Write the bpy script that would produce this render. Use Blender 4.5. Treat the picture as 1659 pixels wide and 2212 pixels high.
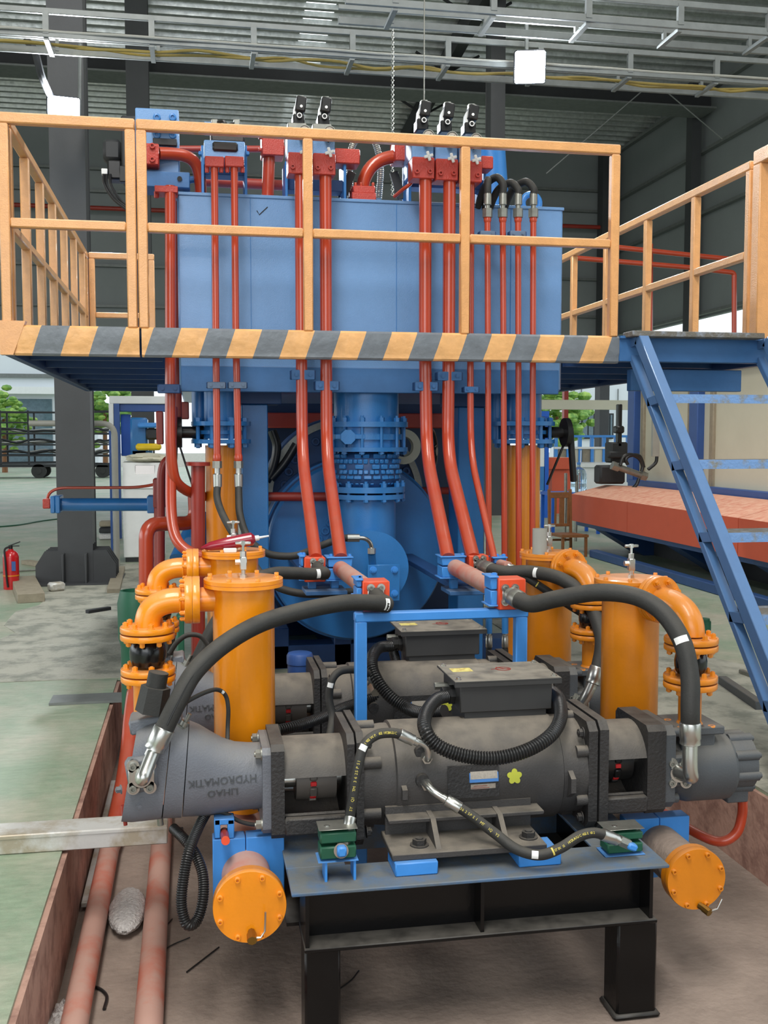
import bpy, math, random
from mathutils import Vector, Matrix
random.seed(7)
for o in list(bpy.data.objects): bpy.data.objects.remove(o)
SC = bpy.context.scene; COL = SC.collection
V = Vector; PI = math.pi
# ---------------------------------------------------------------- camera, world, lights, exposure
F = 2250.0; YAW = math.radians(10.3); PIT = math.radians(4.0); CAM = V((0, 0, 1.58))
cd = bpy.data.cameras.new('camera'); co = bpy.data.objects.new('camera', cd); COL.objects.link(co)
cd.sensor_fit = 'VERTICAL'; cd.sensor_height = 24; cd.lens = 24*F/2212; cd.clip_end = 300
co.location = CAM; co.rotation_euler = (PI/2-PIT, 0, -YAW); SC.camera = co
SC.view_settings.view_transform = 'Standard'; SC.view_settings.look = 'None'
SC.view_settings.gamma = 1; SC.view_settings.use_curve_mapping = False
SC.view_settings.exposure = 0.17
w = bpy.data.worlds.new('sky'); SC.world = w; w.use_nodes = True
bg = w.node_tree.nodes['Background']; bg.inputs[0].default_value = (0.86, 0.94, 1.0, 1); bg.inputs[1].default_value = 1.3
def area(name, loc, rot, sx, sy, e, col=(1, .97, .93)):
    l = bpy.data.lights.new(name, 'AREA'); l.shape = 'RECTANGLE'; l.size = sx; l.size_y = sy; l.energy = e; l.color = col
    o = bpy.data.objects.new(name, l); COL.objects.link(o); o.location = loc; o.rotation_euler = rot; return o
# daylight through the translucent roof strips and the open gable behind the camera
area('roof_light_near', (-1.5, -.5, 10.3), (math.radians(34), math.radians(-6), 0), 2.2, 7, 900)
area('roof_light_right', (5.0, 1.0, 10.3), (math.radians(14), math.radians(20), 0), 2.2, 9, 330)
area('roof_light_far', (4.7, 14.0, 9.6), (0, 0, 0), 1.6, 12, 300)
area('gable_daylight', (-3.0, -7.0, 5.0), (math.radians(78), 0, math.radians(-20)), 8, 4.0, 330, (.95, .98, 1))
area('side_daylight', (-13.0, 8.0, 3.5), (0, math.radians(-82), 0), 4, 14, 420, (.95, .98, 1))
# ---------------------------------------------------------------- pixel rays -> points on real planes
FW = V((math.sin(YAW)*math.cos(PIT), math.cos(YAW)*math.cos(PIT), -math.sin(PIT)))
RT = V((math.cos(YAW), -math.sin(YAW), 0)); UP = RT.cross(FW)
def ray(px, py): return FW + RT*((px-829.5)/F) + UP*(-(py-1106)/F)
def P(px, py, Y): d = ray(px, py); return CAM + d*(Y/d.y)
def PZ(px, py, z): d = ray(px, py); return CAM + d*((z-CAM.z)/d.z)
def PX(px, py, x): d = ray(px, py); return CAM + d*(x/d.x)
def S(px, Y, n=1.0): return n*P(px, 950, Y).xy.to_3d().dot(FW)/F
def X(px, Y, py=950): return P(px, py, Y).x
def Z(px, py, Y): return P(px, py, Y).z
# ---------------------------------------------------------------- mesh builder
def onb(a):
    a = V(a).normalized(); h = V((0, 0, 1)) if abs(a.z) < .9 else V((0, 1, 0))
    u = h.cross(a).normalized(); return u, a.cross(u), a
def spline(pts, k=8):
    pts = [V(p) for p in pts]; q = [2*pts[0]-pts[1]]+pts+[2*pts[-1]-pts[-2]]; out = []
    for i in range(1, len(q)-2):
        a, b, c, d = q[i-1:i+3]
        for j in range(k):
            t = j/k
            out.append(.5*((2*b)+(c-a)*t+(2*a-5*b+4*c-d)*t*t+(3*b-a-3*c+d)*t**3))
    out.append(pts[-1]); return out
def rpath(pts, r, k=7):
    pts = [V(p) for p in pts]; out = [pts[0]]
    for i in range(1, len(pts)-1):
        p = pts[i]; a = (pts[i-1]-p); b = (pts[i+1]-p); a = p+a.normalized()*min(r, a.length*(.98 if i == 1 else .49)); b = p+b.normalized()*min(r, b.length*(.98 if i == len(pts)-2 else .49))
        for j in range(k+1):
            t = j/k; out.append(a*(1-t)**2+p*2*t*(1-t)+b*t*t)
    out.append(pts[-1]); return out
def resample(pts, step):
    L = [0]
    for a, b in zip(pts, pts[1:]): L.append(L[-1]+(b-a).length)
    n = max(2, int(L[-1]/step)); out = []; k = 0
    for i in range(n+1):
        s = L[-1]*i/n
        while k < len(pts)-2 and L[k+1] < s: k += 1
        out.append(pts[k].lerp(pts[k+1], (s-L[k])/max(1e-9, L[k+1]-L[k])))
    return out
class MB:
    def __init__(s): s.v = []; s.f = []; s.m = []; s.cur = 0
    def add(s, vs, fs):
        n = len(s.v); s.v += [V(v) for v in vs]; s.f += [tuple(i+n for i in f) for f in fs]; s.m += [s.cur]*len(fs); return s
    def box(s, c, d, b=0, R=None):
        c = V(c); hx, hy, hz = d[0]/2, d[1]/2, d[2]/2; R = R or Matrix.Identity(3)
        if b <= 0:
            vs = [V((x, y, z)) for x in (-hx, hx) for y in (-hy, hy) for z in (-hz, hz)]
            fs = [(0, 1, 3, 2), (4, 6, 7, 5), (0, 4, 5, 1), (2, 3, 7, 6), (0, 2, 6, 4), (1, 5, 7, 3)]
        else:
            b = min(b, hx*.9, hy*.9, hz*.9); vs = []; ix = {}
            for sx in (-1, 1):
                for sy in (-1, 1):
                    for sz in (-1, 1):
                        for k in range(3):
                            ix[sx, sy, sz, k] = len(vs)
                            vs.append(V((sx*(hx-(b if k != 0 else 0)), sy*(hy-(b if k != 1 else 0)), sz*(hz-(b if k != 2 else 0)))))
            fs = []
            for k in range(3):
                for t in (-1, 1):
                    q = []
                    for (a, c2) in ((-1, -1), (1, -1), (1, 1), (-1, 1)):
                        sg = [0, 0, 0]; sg[k] = t; sg[(k+1) % 3] = a; sg[(k+2) % 3] = c2; q.append(ix[(*sg, k)])
                    fs.append(tuple(q if t > 0 else q[::-1]))
            for k in range(3):
                i, j = (k+1) % 3, (k+2) % 3
                for a in (-1, 1):
                    for c2 in (-1, 1):
                        def g(t, w):
                            sg = [0, 0, 0]; sg[k] = t; sg[i] = a; sg[j] = c2; return ix[(*sg, w)]
                        q = (g(-1, i), g(1, i), g(1, j), g(-1, j)); fs.append(q if a*c2 < 0 else q[::-1])
            for sx in (-1, 1):
                for sy in (-1, 1):
                    for sz in (-1, 1):
                        q = tuple(ix[sx, sy, sz, k] for k in range(3)); fs.append(q if sx*sy*sz > 0 else q[::-1])
        return s.add([c+R@v for v in vs], fs)
    def bx(s, x0, x1, y0, y1, z0, z1, b=0):
        return s.box(((x0+x1)/2, (y0+y1)/2, (z0+z1)/2), (abs(x1-x0), abs(y1-y0), abs(z1-z0)), b)
    def bar(s, p0, p1, w, h, up=(0, 0, 1), b=.002):
        p0 = V(p0); p1 = V(p1); a = (p1-p0).normalized(); up = V(up)
        if abs(a.dot(up.normalized())) > .98: up = V((0, 1, 0))
        u = a.cross(up).normalized(); v = u.cross(a)
        R = Matrix((a, u, v)).transposed(); return s.box((p0+p1)/2, ((p1-p0).length, w, h), b, R)
    def rings(s, rings, cap=True, close=False):
        n = len(rings[0]); vs = [p for r in rings for p in r]; fs = []
        m = len(rings)
        for i in range(m if close else m-1):
            a = i*n; b = ((i+1) % m)*n
            for j in range(n): k = (j+1) % n; fs.append((a+j, a+k, b+k, b+j))
        if cap and not close: fs.append(tuple(range(n))[::-1]); fs.append(tuple((m-1)*n+j for j in range(n)))
        return s.add(vs, fs)
    def lathe(s, o, ax, prof, n=24, cap=True, ph=0):
        o = V(o); u, v, a = onb(ax)
        return s.rings([[o+a*h+(u*math.cos(2*PI*j/n+ph)+v*math.sin(2*PI*j/n+ph))*r for j in range(n)] for r, h in prof], cap)
    def cyl(s, p0, p1, r, r1=None, n=20, cap=True, ph=0):
        p0 = V(p0); p1 = V(p1); return s.lathe(p0, p1-p0, [(r, 0), (r if r1 is None else r1, (p1-p0).length)], n, cap, ph)
    def ring(s, o, ax, ro, ri, t, n=32):
        return s.rings([[*r] for r in s._rr(o, ax, [(ri, 0), (ro, 0), (ro, t), (ri, t)], n)], False, True)
    def _rr(s, o, ax, prof, n):
        o = V(o); u, v, a = onb(ax)
        return [[o+a*h+(u*math.cos(2*PI*j/n)+v*math.sin(2*PI*j/n))*r for j in range(n)] for r, h in prof]
    def torus(s, o, ax, R, r, n=32, m=10):
        return s.rings([[*q] for q in s._rr(o, ax, [(R+r*math.cos(2*PI*i/m), r*math.sin(2*PI*i/m)) for i in range(m)], n)], False, True)
    def tube(s, pts, r, n=12, cap=True, rf=None):
        pts = [V(p) for p in pts]; T = []
        for i in range(len(pts)):
            t = pts[min(i+1, len(pts)-1)]-pts[max(i-1, 0)]; T.append(t.normalized())
        u, v, _ = onb(T[0]); rs = []
        for i, (p, t) in enumerate(zip(pts, T)):
            u = (u-t*u.dot(t)).normalized(); v = t.cross(u); rr = rf(i) if rf else r
            rs.append([p+(u*math.cos(2*PI*j/n)+v*math.sin(2*PI*j/n))*rr for j in range(n)])
        return s.rings(rs, cap)
    def corr(s, pts, r, pitch=.006, n=14, dep=.16):
        q = resample(pts, pitch/3.0); return s.tube(q, r, n, True, lambda i: r*(1-dep*(0, 0, 1)[i % 3]))
    def prism(s, poly, vec):
        vec = V(vec); poly = [V(p) for p in poly]; return s.rings([poly, [p+vec for p in poly]])
    def sph(s, c, r, n=16, m=10, sc=(1, 1, 1)):
        c = V(c); rs = []
        for i in range(m+1):
            t = PI*i/m; rr = max(1e-4, math.sin(t))
            rs.append([c+V((rr*math.cos(2*PI*j/n)*r*sc[0], rr*math.sin(2*PI*j/n)*r*sc[1], -math.cos(t)*r*sc[2])) for j in range(n)])
        return s.rings(rs)
    def text(s, t, size, o, ux, uy, ext=.0008, align='CENTER'):
        c = bpy.data.curves.new('t', 'FONT'); c.body = t; c.size = size; c.extrude = ext; c.align_x = align; c.align_y = 'CENTER'; c.resolution_u = 2
        ob = bpy.data.objects.new('t', c); COL.objects.link(ob); bpy.context.view_layer.update()
        me = bpy.data.meshes.new_from_object(ob.evaluated_get(bpy.context.evaluated_depsgraph_get()))
        ux = V(ux).normalized(); uy = V(uy).normalized(); uz = ux.cross(uy); o = V(o)
        s.add([o+ux*q.co.x+uy*q.co.y+uz*q.co.z for q in me.vertices], [tuple(p.vertices) for p in me.polygons])
        bpy.data.objects.remove(ob); bpy.data.curves.remove(c); bpy.data.meshes.remove(me); return s
ROOT = {}
def mkmesh(name, mb, mats, off, ang=38):
    me = bpy.data.meshes.new(name); me.from_pydata([v-off for v in mb.v], [], mb.f)
    for m in (mats if isinstance(mats, (list, tuple)) else [mats]): me.materials.append(MAT[m] if isinstance(m, str) else m)
    me.polygons.foreach_set('material_index', mb.m); me.polygons.foreach_set('use_smooth', [True]*len(mb.f))
    me.update(); me.set_sharp_from_angle(angle=math.radians(ang)); return me
def tag(o, label, cat, group=None, kind=None):
    if label: o['label'] = label
    if cat: o['category'] = cat
    if group: o['group'] = group
    if kind: o['kind'] = kind
    return o
def thing(name, label, cat, loc, group=None):
    o = bpy.data.objects.new(name, None); o.empty_display_size = .05; COL.objects.link(o); o.location = loc; ROOT[o.name] = V(loc)
    return tag(o, label, cat, group)
def part(name, mb, mat, par, label=None, kind=None):
    off = ROOT[par.name]; me = mkmesh(name, mb, mat, off); o = bpy.data.objects.new(name, me); COL.objects.link(o); o.parent = par; ROOT[o.name] = off
    if label: o['label'] = label
    if kind: o['kind'] = kind
    return o
def base(mb):
    xs = [v.x for v in mb.v]; ys = [v.y for v in mb.v]; return V(((min(xs)+max(xs))/2, (min(ys)+max(ys))/2, min(v.z for v in mb.v)))
def solo(name, mb, mat, label, cat, group=None, kind=None):
    off = base(mb); o = bpy.data.objects.new(name, mkmesh(name, mb, mat, off)); COL.objects.link(o); o.location = off; ROOT[o.name] = off
    return tag(o, label, cat, group, kind)
def struct(name, mb, mat):
    off = V((0, 0, 0)); o = bpy.data.objects.new(name, mkmesh(name, mb, mat, off)); COL.objects.link(o); o['kind'] = 'structure'; ROOT[o.name] = off; return o
def kids(o): return [c for c in bpy.data.objects if c.parent == o]
def dup(o, delta, label=None, group=None, parent=None, sub=None):
    sub = sub or kids(o); c = o.copy(); COL.objects.link(c)
    if parent is None: c.location = o.location+V(delta); ROOT[c.name] = V(c.location)
    else: c.parent = parent; ROOT[c.name] = ROOT[parent.name]
    if label: c['label'] = label
    if group: c['group'] = group
    for k in kids(o):
        if k is not c: dup(k, (0, 0, 0), parent=c)
    return c
BC = {}
def bolt(par, p, ax, r, h, mat, style='hex', name='bolt'):
    """one bolt head per object; the mesh is shared between equal bolts"""
    key = (round(r, 4), round(h, 4), mat, style)
    if key not in BC:
        mb = MB()
        if style == 'hex':
            mb.cyl((0, 0, 0), (0, 0, h*.15), r*1.35, n=14); mb.cyl((0, 0, h*.15), (0, 0, h*.85), r, n=6); mb.cyl((0, 0, h*.85), (0, 0, h), r*.55, n=10)
        elif style == 'stud':
            mb.cyl((0, 0, 0), (0, 0, h*.6), r, n=6); mb.cyl((0, 0, h*.6), (0, 0, h), r*.5, n=10)
        else:
            mb.lathe((0, 0, 0), (0, 0, 1), [(r, 0), (r, h*.9), (r*.92, h), (r*.52, h), (r*.5, h*.35)], 12)
        BC[key] = mkmesh('bolt', mb, mat, V((0, 0, 0)))
    o = bpy.data.objects.new(name, BC[key]); COL.objects.link(o); o.parent = par; o.location = V(p)-ROOT[par.name]; ROOT[o.name] = V(p)
    o.rotation_mode = 'QUATERNION'; o.rotation_quaternion = V((0, 0, 1)).rotation_difference(V(ax).normalized()); return o
def ringbolts(par, o, ax, R, n, r, h, mat, style='hex', ph=0.0, name='bolt'):
    u, v, a = onb(ax)
    for i in range(n):
        t = 2*PI*i/n+ph; bolt(par, V(o)+(u*math.cos(t)+v*math.sin(t))*R, a, r, h, mat, style, name)
# ---------------------------------------------------------------- materials
def lin(c): return tuple(((x/255)/12.92 if x/255 <= .04045 else ((x/255+.055)/1.055)**2.4) for x in c)
MAT = {}
def mat(name, col, rough=.45, metal=0.0, var=.12, scale=6, bump=.0, bs=60, col2=None, dust=None, dustk=.6, coat=0, spec=.5, alpha=1, trans=0, emit=None, es=1, mask=(.45, .62)):
    m = bpy.data.materials.new(name); m.use_nodes = True; nt = m.node_tree; N = nt.nodes; L = nt.links; b = N['Principled BSDF']; MAT[name] = m
    c = lin(col); tc = N.new('ShaderNodeTexCoord'); g = N.new('ShaderNodeNewGeometry')
    nz = N.new('ShaderNodeTexNoise'); nz.inputs['Scale'].default_value = scale; nz.inputs['Detail'].default_value = 6; nz.inputs['Roughness'].default_value = .65
    L.new(g.outputs['Position'], nz.inputs['Vector'])
    rp = N.new('ShaderNodeValToRGB'); e = rp.color_ramp.elements; e[0].position = mask[0] if col2 else .3; e[1].position = mask[1] if col2 else .75
    if col2: e[0].color = (*c, 1); e[1].color = (*lin(col2), 1)
    else: e[0].color = (*[x*(1-var) for x in c], 1); e[1].color = (*[min(1, x*(1+var)) for x in c], 1)
    L.new(nz.outputs['Fac'], rp.inputs['Fac']); out = rp.outputs['Color']; b.inputs['Roughness'].default_value = rough
    if dust:
        sp = N.new('ShaderNodeSeparateXYZ'); L.new(g.outputs['Normal'], sp.inputs[0])
        mr = N.new('ShaderNodeMapRange'); mr.inputs['From Min'].default_value = .25; mr.inputs['From Max'].default_value = .95; mr.inputs['To Max'].default_value = dustk
        L.new(sp.outputs['Z'], mr.inputs['Value']); n2 = N.new('ShaderNodeTexNoise'); n2.inputs['Scale'].default_value = 14; n2.inputs['Detail'].default_value = 5; L.new(g.outputs['Position'], n2.inputs['Vector'])
        r2 = N.new('ShaderNodeMapRange'); r2.inputs['From Min'].default_value = .3; r2.inputs['From Max'].default_value = .6; r2.inputs['To Min'].default_value = .45; L.new(n2.outputs['Fac'], r2.inputs['Value'])
        mu = N.new('ShaderNodeMath'); mu.operation = 'MULTIPLY'; L.new(mr.outputs[0], mu.inputs[0]); L.new(r2.outputs[0], mu.inputs[1])
        mx = N.new('ShaderNodeMix'); mx.data_type = 'RGBA'; L.new(mu.outputs[0], mx.inputs['Factor']); L.new(out, mx.inputs['A']); mx.inputs['B'].default_value = (*lin(dust), 1); out = mx.outputs['Result']
        ro = N.new('ShaderNodeMapRange'); ro.inputs['To Min'].default_value = rough; ro.inputs['To Max'].default_value = .85; L.new(mu.outputs[0], ro.inputs['Value']); L.new(ro.outputs[0], b.inputs['Roughness'])
    L.new(out, b.inputs['Base Color']); b.inputs['Metallic'].default_value = metal; b.inputs['Specular IOR Level'].default_value = spec
    if coat: b.inputs['Coat Weight'].default_value = coat; b.inputs['Coat Roughness'].default_value = .12
    if bump:
        n3 = N.new('ShaderNodeTexNoise'); n3.inputs['Scale'].default_value = bs; n3.inputs['Detail'].default_value = 4; L.new(g.outputs['Position'], n3.inputs['Vector'])
        bp = N.new('ShaderNodeBump'); bp.inputs['Strength'].default_value = bump; bp.inputs['Distance'].default_value = .01; L.new(n3.outputs['Fac'], bp.inputs['Height']); L.new(bp.outputs[0], b.inputs['Normal'])
    if trans: b.inputs['Transmission Weight'].default_value = trans
    if emit: b.inputs['Emission Color'].default_value = (*lin(emit), 1); b.inputs['Emission Strength'].default_value = es
    return m
mat('blue', (42, 114, 178), .38, var=.08, bump=.12, bs=160, coat=.15)
mat('blue_bright', (62, 140, 218), .4, var=.06, bump=.05, dust=(120, 130, 135), dustk=.35)
mat('blue_tank', (104, 146, 194), .36, var=.07, scale=3, bump=.25, bs=220, coat=.3)
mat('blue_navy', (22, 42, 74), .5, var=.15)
mat('flange_dusty', (70, 104, 140), .5, var=.1, col2=(84, 96, 106), scale=7, mask=(.4, .6), bump=.15, dust=(106, 108, 106), dustk=.85)
mat('blue_deck', (56, 104, 156), .5, var=.12, bump=.1, dust=(110, 115, 118), dustk=.6)
mat('blue_dark', (32, 68, 116), .5, var=.12, bump=.08)
mat('blue_stair', (76, 112, 156), .42, var=.08, bump=.05)
mat('tread', (104, 100, 92), .8, var=.2, scale=20, bump=.5, bs=90, col2=(140, 150, 165), mask=(.5, .75))
mat('red', (174, 60, 30), .28, var=.08, coat=.4, dust=(160, 110, 95), dustk=.3)
mat('red_dark', (150, 48, 36), .42, var=.1, coat=.1)
mat('red_block', (218, 74, 36), .4, var=.08, dust=(190, 130, 110), dustk=.4)
mat('red_valve', (176, 58, 46), .4, var=.1, bump=.3, bs=120)
mat('red_dusty', (190, 92, 68), .5, col2=(182, 140, 126), scale=4, mask=(.38, .55), dust=(188, 152, 138), dustk=.6)
mat('orange', (242, 146, 16), .3, var=.06, bump=.06, bs=90, coat=.5, dust=(205, 150, 100), dustk=.65)
mat('orange_r', (214, 128, 18), .36, var=.08, bump=.06, bs=90, coat=.3, dust=(170, 120, 80), dustk=.6)
mat('rail', (214, 156, 98), .36, var=.1, scale=14, bump=.25, bs=130, coat=.25, dust=(244, 210, 176), dustk=.7)
mat('steel', (196, 196, 190), .28, metal=.95, var=.08)
mat('steel_dull', (150, 150, 142), .42, metal=.8, var=.15, scale=30)
mat('alu', (206, 206, 202), .45, metal=.25, col2=(170, 160, 140), scale=5, bump=.08)
mat('motor', (62, 60, 59), .55, var=.14, scale=12, bump=.2, bs=150, dust=(126, 118, 106), dustk=.9)
mat('motor_dark', (44, 43, 43), .5, var=.2, scale=14, bump=.35, bs=90, dust=(96, 90, 82), dustk=.7)
mat('pump', (104, 108, 116), .42, var=.08, bump=.2, bs=170, dust=(136, 132, 122), dustk=.55)
mat('pump_dark', (74, 78, 82), .45, var=.08, bump=.15, bs=170, dust=(110, 104, 92), dustk=.6)
mat('coupling_grey', (104, 98, 92), .5, metal=.2, var=.12)
mat('boxgrey', (52, 52, 52), .5, var=.08, dust=(140, 134, 122), dustk=.95)
mat('rubber', (40, 40, 38), .62, var=.18, scale=20, bump=.12, bs=140, dust=(92, 88, 80), dustk=.6)
mat('rubber_gloss', (16, 16, 16), .22, var=.1, bump=.05)
mat('plastic_black', (30, 30, 30), .36, var=.1)
mat('black_paint', (11, 11, 12), .25, spec=.35, var=.3, scale=8, bump=.08, bs=50, dust=(90, 86, 80), dustk=.75)
mat('red_insert', (214, 40, 44), .4)
mat('green_clamp', (24, 84, 60), .5, var=.1)
mat('white', (226, 228, 226), .5, var=.05)
mat('cream', (206, 202, 180), .6, var=.05, scale=1.5)
mat('yellow_text', (206, 190, 90), .5)
mat('sticker_yellow', (226, 216, 130), .5, col2=(190, 160, 90), scale=60)
mat('sticker_green', (196, 200, 70), .35, var=.1)
mat('plate_blue', (70, 130, 200), .4, var=.05)
mat('plate_silver', (180, 172, 160), .4, metal=.3, var=.2, scale=120)
mat('dark', (38, 40, 42), .6, var=.15)
mat('column', (62, 64, 66), .55, var=.1, scale=3, bump=.05)
mat('galv', (118, 122, 120), .5, metal=.35, var=.15, scale=8)
mat('cable_yellow', (140, 122, 58), .6)
mat('lamp', (255, 255, 255), .5, emit=(225, 238, 255), es=60)
mat('extinguisher', (190, 24, 30), .25, coat=.5)
mat('wood', (130, 84, 46), .5, var=.2, scale=20)
mat('plank', (148, 138, 118), .7, var=.15, scale=14, bump=.1)
mat('glassy', (190, 215, 230), .08, trans=.85, var=.02)
mat('screen', (46, 52, 56), .15)
mat('salmon', (200, 84, 54), .6, var=.04, dust=(228, 176, 150), dustk=1.0)
mat('clamp_grey', (96, 114, 138), .42, metal=.2)
mat('nosing', (112, 148, 196), .45, col2=(128, 128, 120), scale=16, mask=(.5, .66), bump=.4)
mat('machine_blue', (50, 84, 146), .45, var=.08)
mat('vblue', (20, 90, 190), .45, var=.08)
mat('foliage', (96, 140, 60), .7, var=.3, scale=3, col2=(160, 190, 90))
mat('facade', (214, 220, 224), .6, var=.04, scale=.6)
mat('window_glass', (90, 110, 120), .1, var=.2)
mat('yellow', (232, 196, 30), .4)
mat('crimson_plastic', (150, 20, 44), .25, coat=.5)
mat('rubber_blue', (58, 128, 200), .4, var=.1, bump=.6, bs=40)
mat('brass', (150, 120, 60), .3, metal=.9)
mat('panel_wall', (128, 134, 134), .55, var=.06, scale=1)
mat('skylight', (255, 255, 255), .5, emit=(240, 250, 255), es=2.2)
mat('grey_pipe', (150, 150, 142), .5, var=.08)
# ================================================================ STRUCTURE
def nodes_floor():
    m = bpy.data.materials.new('hall_floor'); m.use_nodes = True; N = m.node_tree.nodes; L = m.node_tree.links; b = N['Principled BSDF']; MAT['floor'] = m
    g = N.new('ShaderNodeNewGeometry')
    def nz(s, d=6, sc=None):
        n = N.new('ShaderNodeTexNoise'); n.inputs['Scale'].default_value = s; n.inputs['Detail'].default_value = d; n.inputs['Roughness'].default_value = .7
        if sc:
            mp = N.new('ShaderNodeMapping'); mp.inputs['Scale'].default_value = sc; L.new(g.outputs['Position'], mp.inputs['Vector']); L.new(mp.outputs[0], n.inputs['Vector'])
        else: L.new(g.outputs['Position'], n.inputs['Vector'])
        return n
    r = N.new('ShaderNodeValToRGB'); e = r.color_ramp.elements; e[0].position = .42; e[0].color = (*lin((142, 160, 136)), 1); e[1].position = .62; e[1].color = (*lin((176, 174, 156)), 1)
    L.new(nz(.9).outputs['Fac'], r.inputs['Fac'])
    r2 = N.new('ShaderNodeValToRGB'); e = r2.color_ramp.elements; e[0].position = .3; e[0].color = (.72, .74, .72, 1); e[1].position = .7; e[1].color = (1.05, 1.05, 1.05, 1)
    L.new(nz(9, 8, (1, 3, 1)).outputs['Fac'], r2.inputs['Fac'])
    mx = N.new('ShaderNodeMix'); mx.data_type = 'RGBA'; mx.blend_type = 'MULTIPLY'; mx.inputs['Factor'].default_value = 1
    L.new(r.outputs[0], mx.inputs['A']); L.new(r2.outputs[0], mx.inputs['B']); L.new(mx.outputs['Result'], b.inputs['Base Color'])
    rr = N.new('ShaderNodeMapRange'); rr.inputs['To Min'].default_value = .3; rr.inputs['To Max'].default_value = .65; L.new(nz(2.2).outputs['Fac'], rr.inputs['Value']); L.new(rr.outputs[0], b.inputs['Roughness'])
    bp = N.new('ShaderNodeBump'); bp.inputs['Strength'].default_value = .35; bp.inputs['Distance'].default_value = .01; L.new(nz(30, 6).outputs['Fac'], bp.inputs['Height']); L.new(bp.outputs[0], b.inputs['Normal'])
nodes_floor()
mat('concrete_bare', (168, 166, 152), .8, col2=(128, 130, 118), scale=4, bump=.5, bs=45)
mat('pit_floor', (150, 134, 122), .85, col2=(122, 108, 98), scale=3.0, bump=.7, bs=30, mask=(.35, .7))
mat('pit_wall', (178, 142, 126), .8, col2=(140, 106, 94), scale=7, bump=.4, bs=30)
mat('roof', (205, 208, 205), .3, metal=.6, var=.2, scale=9, bump=1.0, bs=6)
PX0, PX1, PY1, PZB = -.52, 2.5, 7.0, -.40
s = MB(); s.bx(-60, PX0, -6, 60, -.3, 0); s.bx(PX1, 60, -6, 60, -.3, 0); s.bx(PX0, PX1, PY1, 60, -.3, 0); struct('floor', s, 'floor')
s = MB(); s.bx(PX0-.05, PX1+.05, -6, PY1+.05, PZB-.1, PZB); struct('floor.001', s, 'pit_floor')
# rough unpainted concrete lips round the pit
s = MB(); s.bx(PX0-.004, PX0+.02, -6, PY1, PZB, -.012); struct('wall_pit_left', s, 'pit_wall')
s = MB(); s.bx(PX1-.02, PX1+.004, -6, PY1, PZB, -.012); struct('wall_pit_right', s, 'pit_wall')
s = MB(); s.bx(PX0, PX1, PY1-.02, PY1+.004, PZB, -.012); struct('wall_pit_back', s, 'pit_wall')
def patch(pts, z=.004):
    s = MB(); s.prism([V((p[0], p[1], .0005)) for p in pts], (0, 0, z)); return s
random.seed(3)
def ragged(x0, y0, y1, amp, n, x1):
    a = [(x0, y0+(y1-y0)*i/n) for i in range(n+1)]
    return a+[(x1+random.uniform(-amp, amp), y1-(y1-y0)*i/n) for i in range(n+1)]
struct('trim_1', patch(ragged(PX1, -1, 11, .12, 26, 3.75)), 'concrete_bare')
struct('trim_2', patch(ragged(-.5, 7.02, 13.5, .1, 18, -1.55)), 'concrete_bare')
# roof: corrugated foil faced sheets on a gentle slope
def rz(y): return 10+.08*(30-y)
s = MB(); prof = []; y = -8.0; q = .35
while y < 30:
    for dy, dz in ((0, 0), (.10, 0), (.13, .09), (.32, .09)): prof.append((y+dy, rz(y+dy)+dz))
    y += q
vs = []; fs = []
xs = [-30, 2.42, 3.05, 12.5]
for i, x in enumerate(xs):
    vs += [V((x, a, b)) for a, b in prof]
n = len(prof)
for i in range(3):
    for j in range(n-1): fs.append((i*n+j, i*n+j+1, (i+1)*n+j+1, (i+1)*n+j))
s.add(vs, fs); s.m = [1 if ((k // (n-1)) == 1 and (k % (n-1)) % 4 == 2) else 0 for k in range(len(fs))]
struct('ceiling', s, ['roof', 'skylight'])
s = MB(); s.bx(-30, 12.5, 30, 30.15, 4.2, 10.3); struct('wall_back', s, 'panel_wall')
s = MB(); s.bx(12.5, 12.65, 4, 30.15, 4.6, 12.4); struct('wall_right', s, 'panel_wall')
s = MB(); s.bx(-16.15, -16, -8, 30, 4.4, 13); struct('wall_left', s, 'panel_wall')
s = MB(); s.bx(-16, 12.5, -8.15, -8, 5.2, 13.2); s.bx(4, 12.5, -8.15, -8, 0, 5.2); s.bx(-16, -9, -8.15, -8, 0, 5.2); struct('wall_front', s, 'panel_wall')
k = 3
def trim(mb, m='galv'):
    global k; struct('trim_%d' % k, mb, m); k += 1
for z in (4.25, 5.2, 6.3, 7.3, 8.3, 8.9): s = MB(); s.bx(-30, 12.4, 29.86, 29.99, z, z+.07); trim(s, 'galv' if z != 7.3 else 'white')
for z in (4.65, 5.7, 7.1, 8.6, 10): s = MB(); s.bx(12.36, 12.49, 4, 29.8, z, z+.08); trim(s, 'galv')
for x in (-7.5, 12.0): s = MB(); s.bx(x-.15, x+.15, 29.4, 29.8, 0, 10.0); trim(s, 'column')
for y in (24.5, 18.5, 12.5): s = MB(); s.bx(12.1, 12.35, y-.15, y+.15, 0, rz(y)-.1); trim(s, 'column')
s = MB(); s.bx(-30, 12.3, 23.8, 24.0, 9.45, 9.85); trim(s, 'dark')
s = MB(); s.bx(-30, 12.3, 23.5, 24.3, 9.41, 9.45); trim(s, 'galv')
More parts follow.
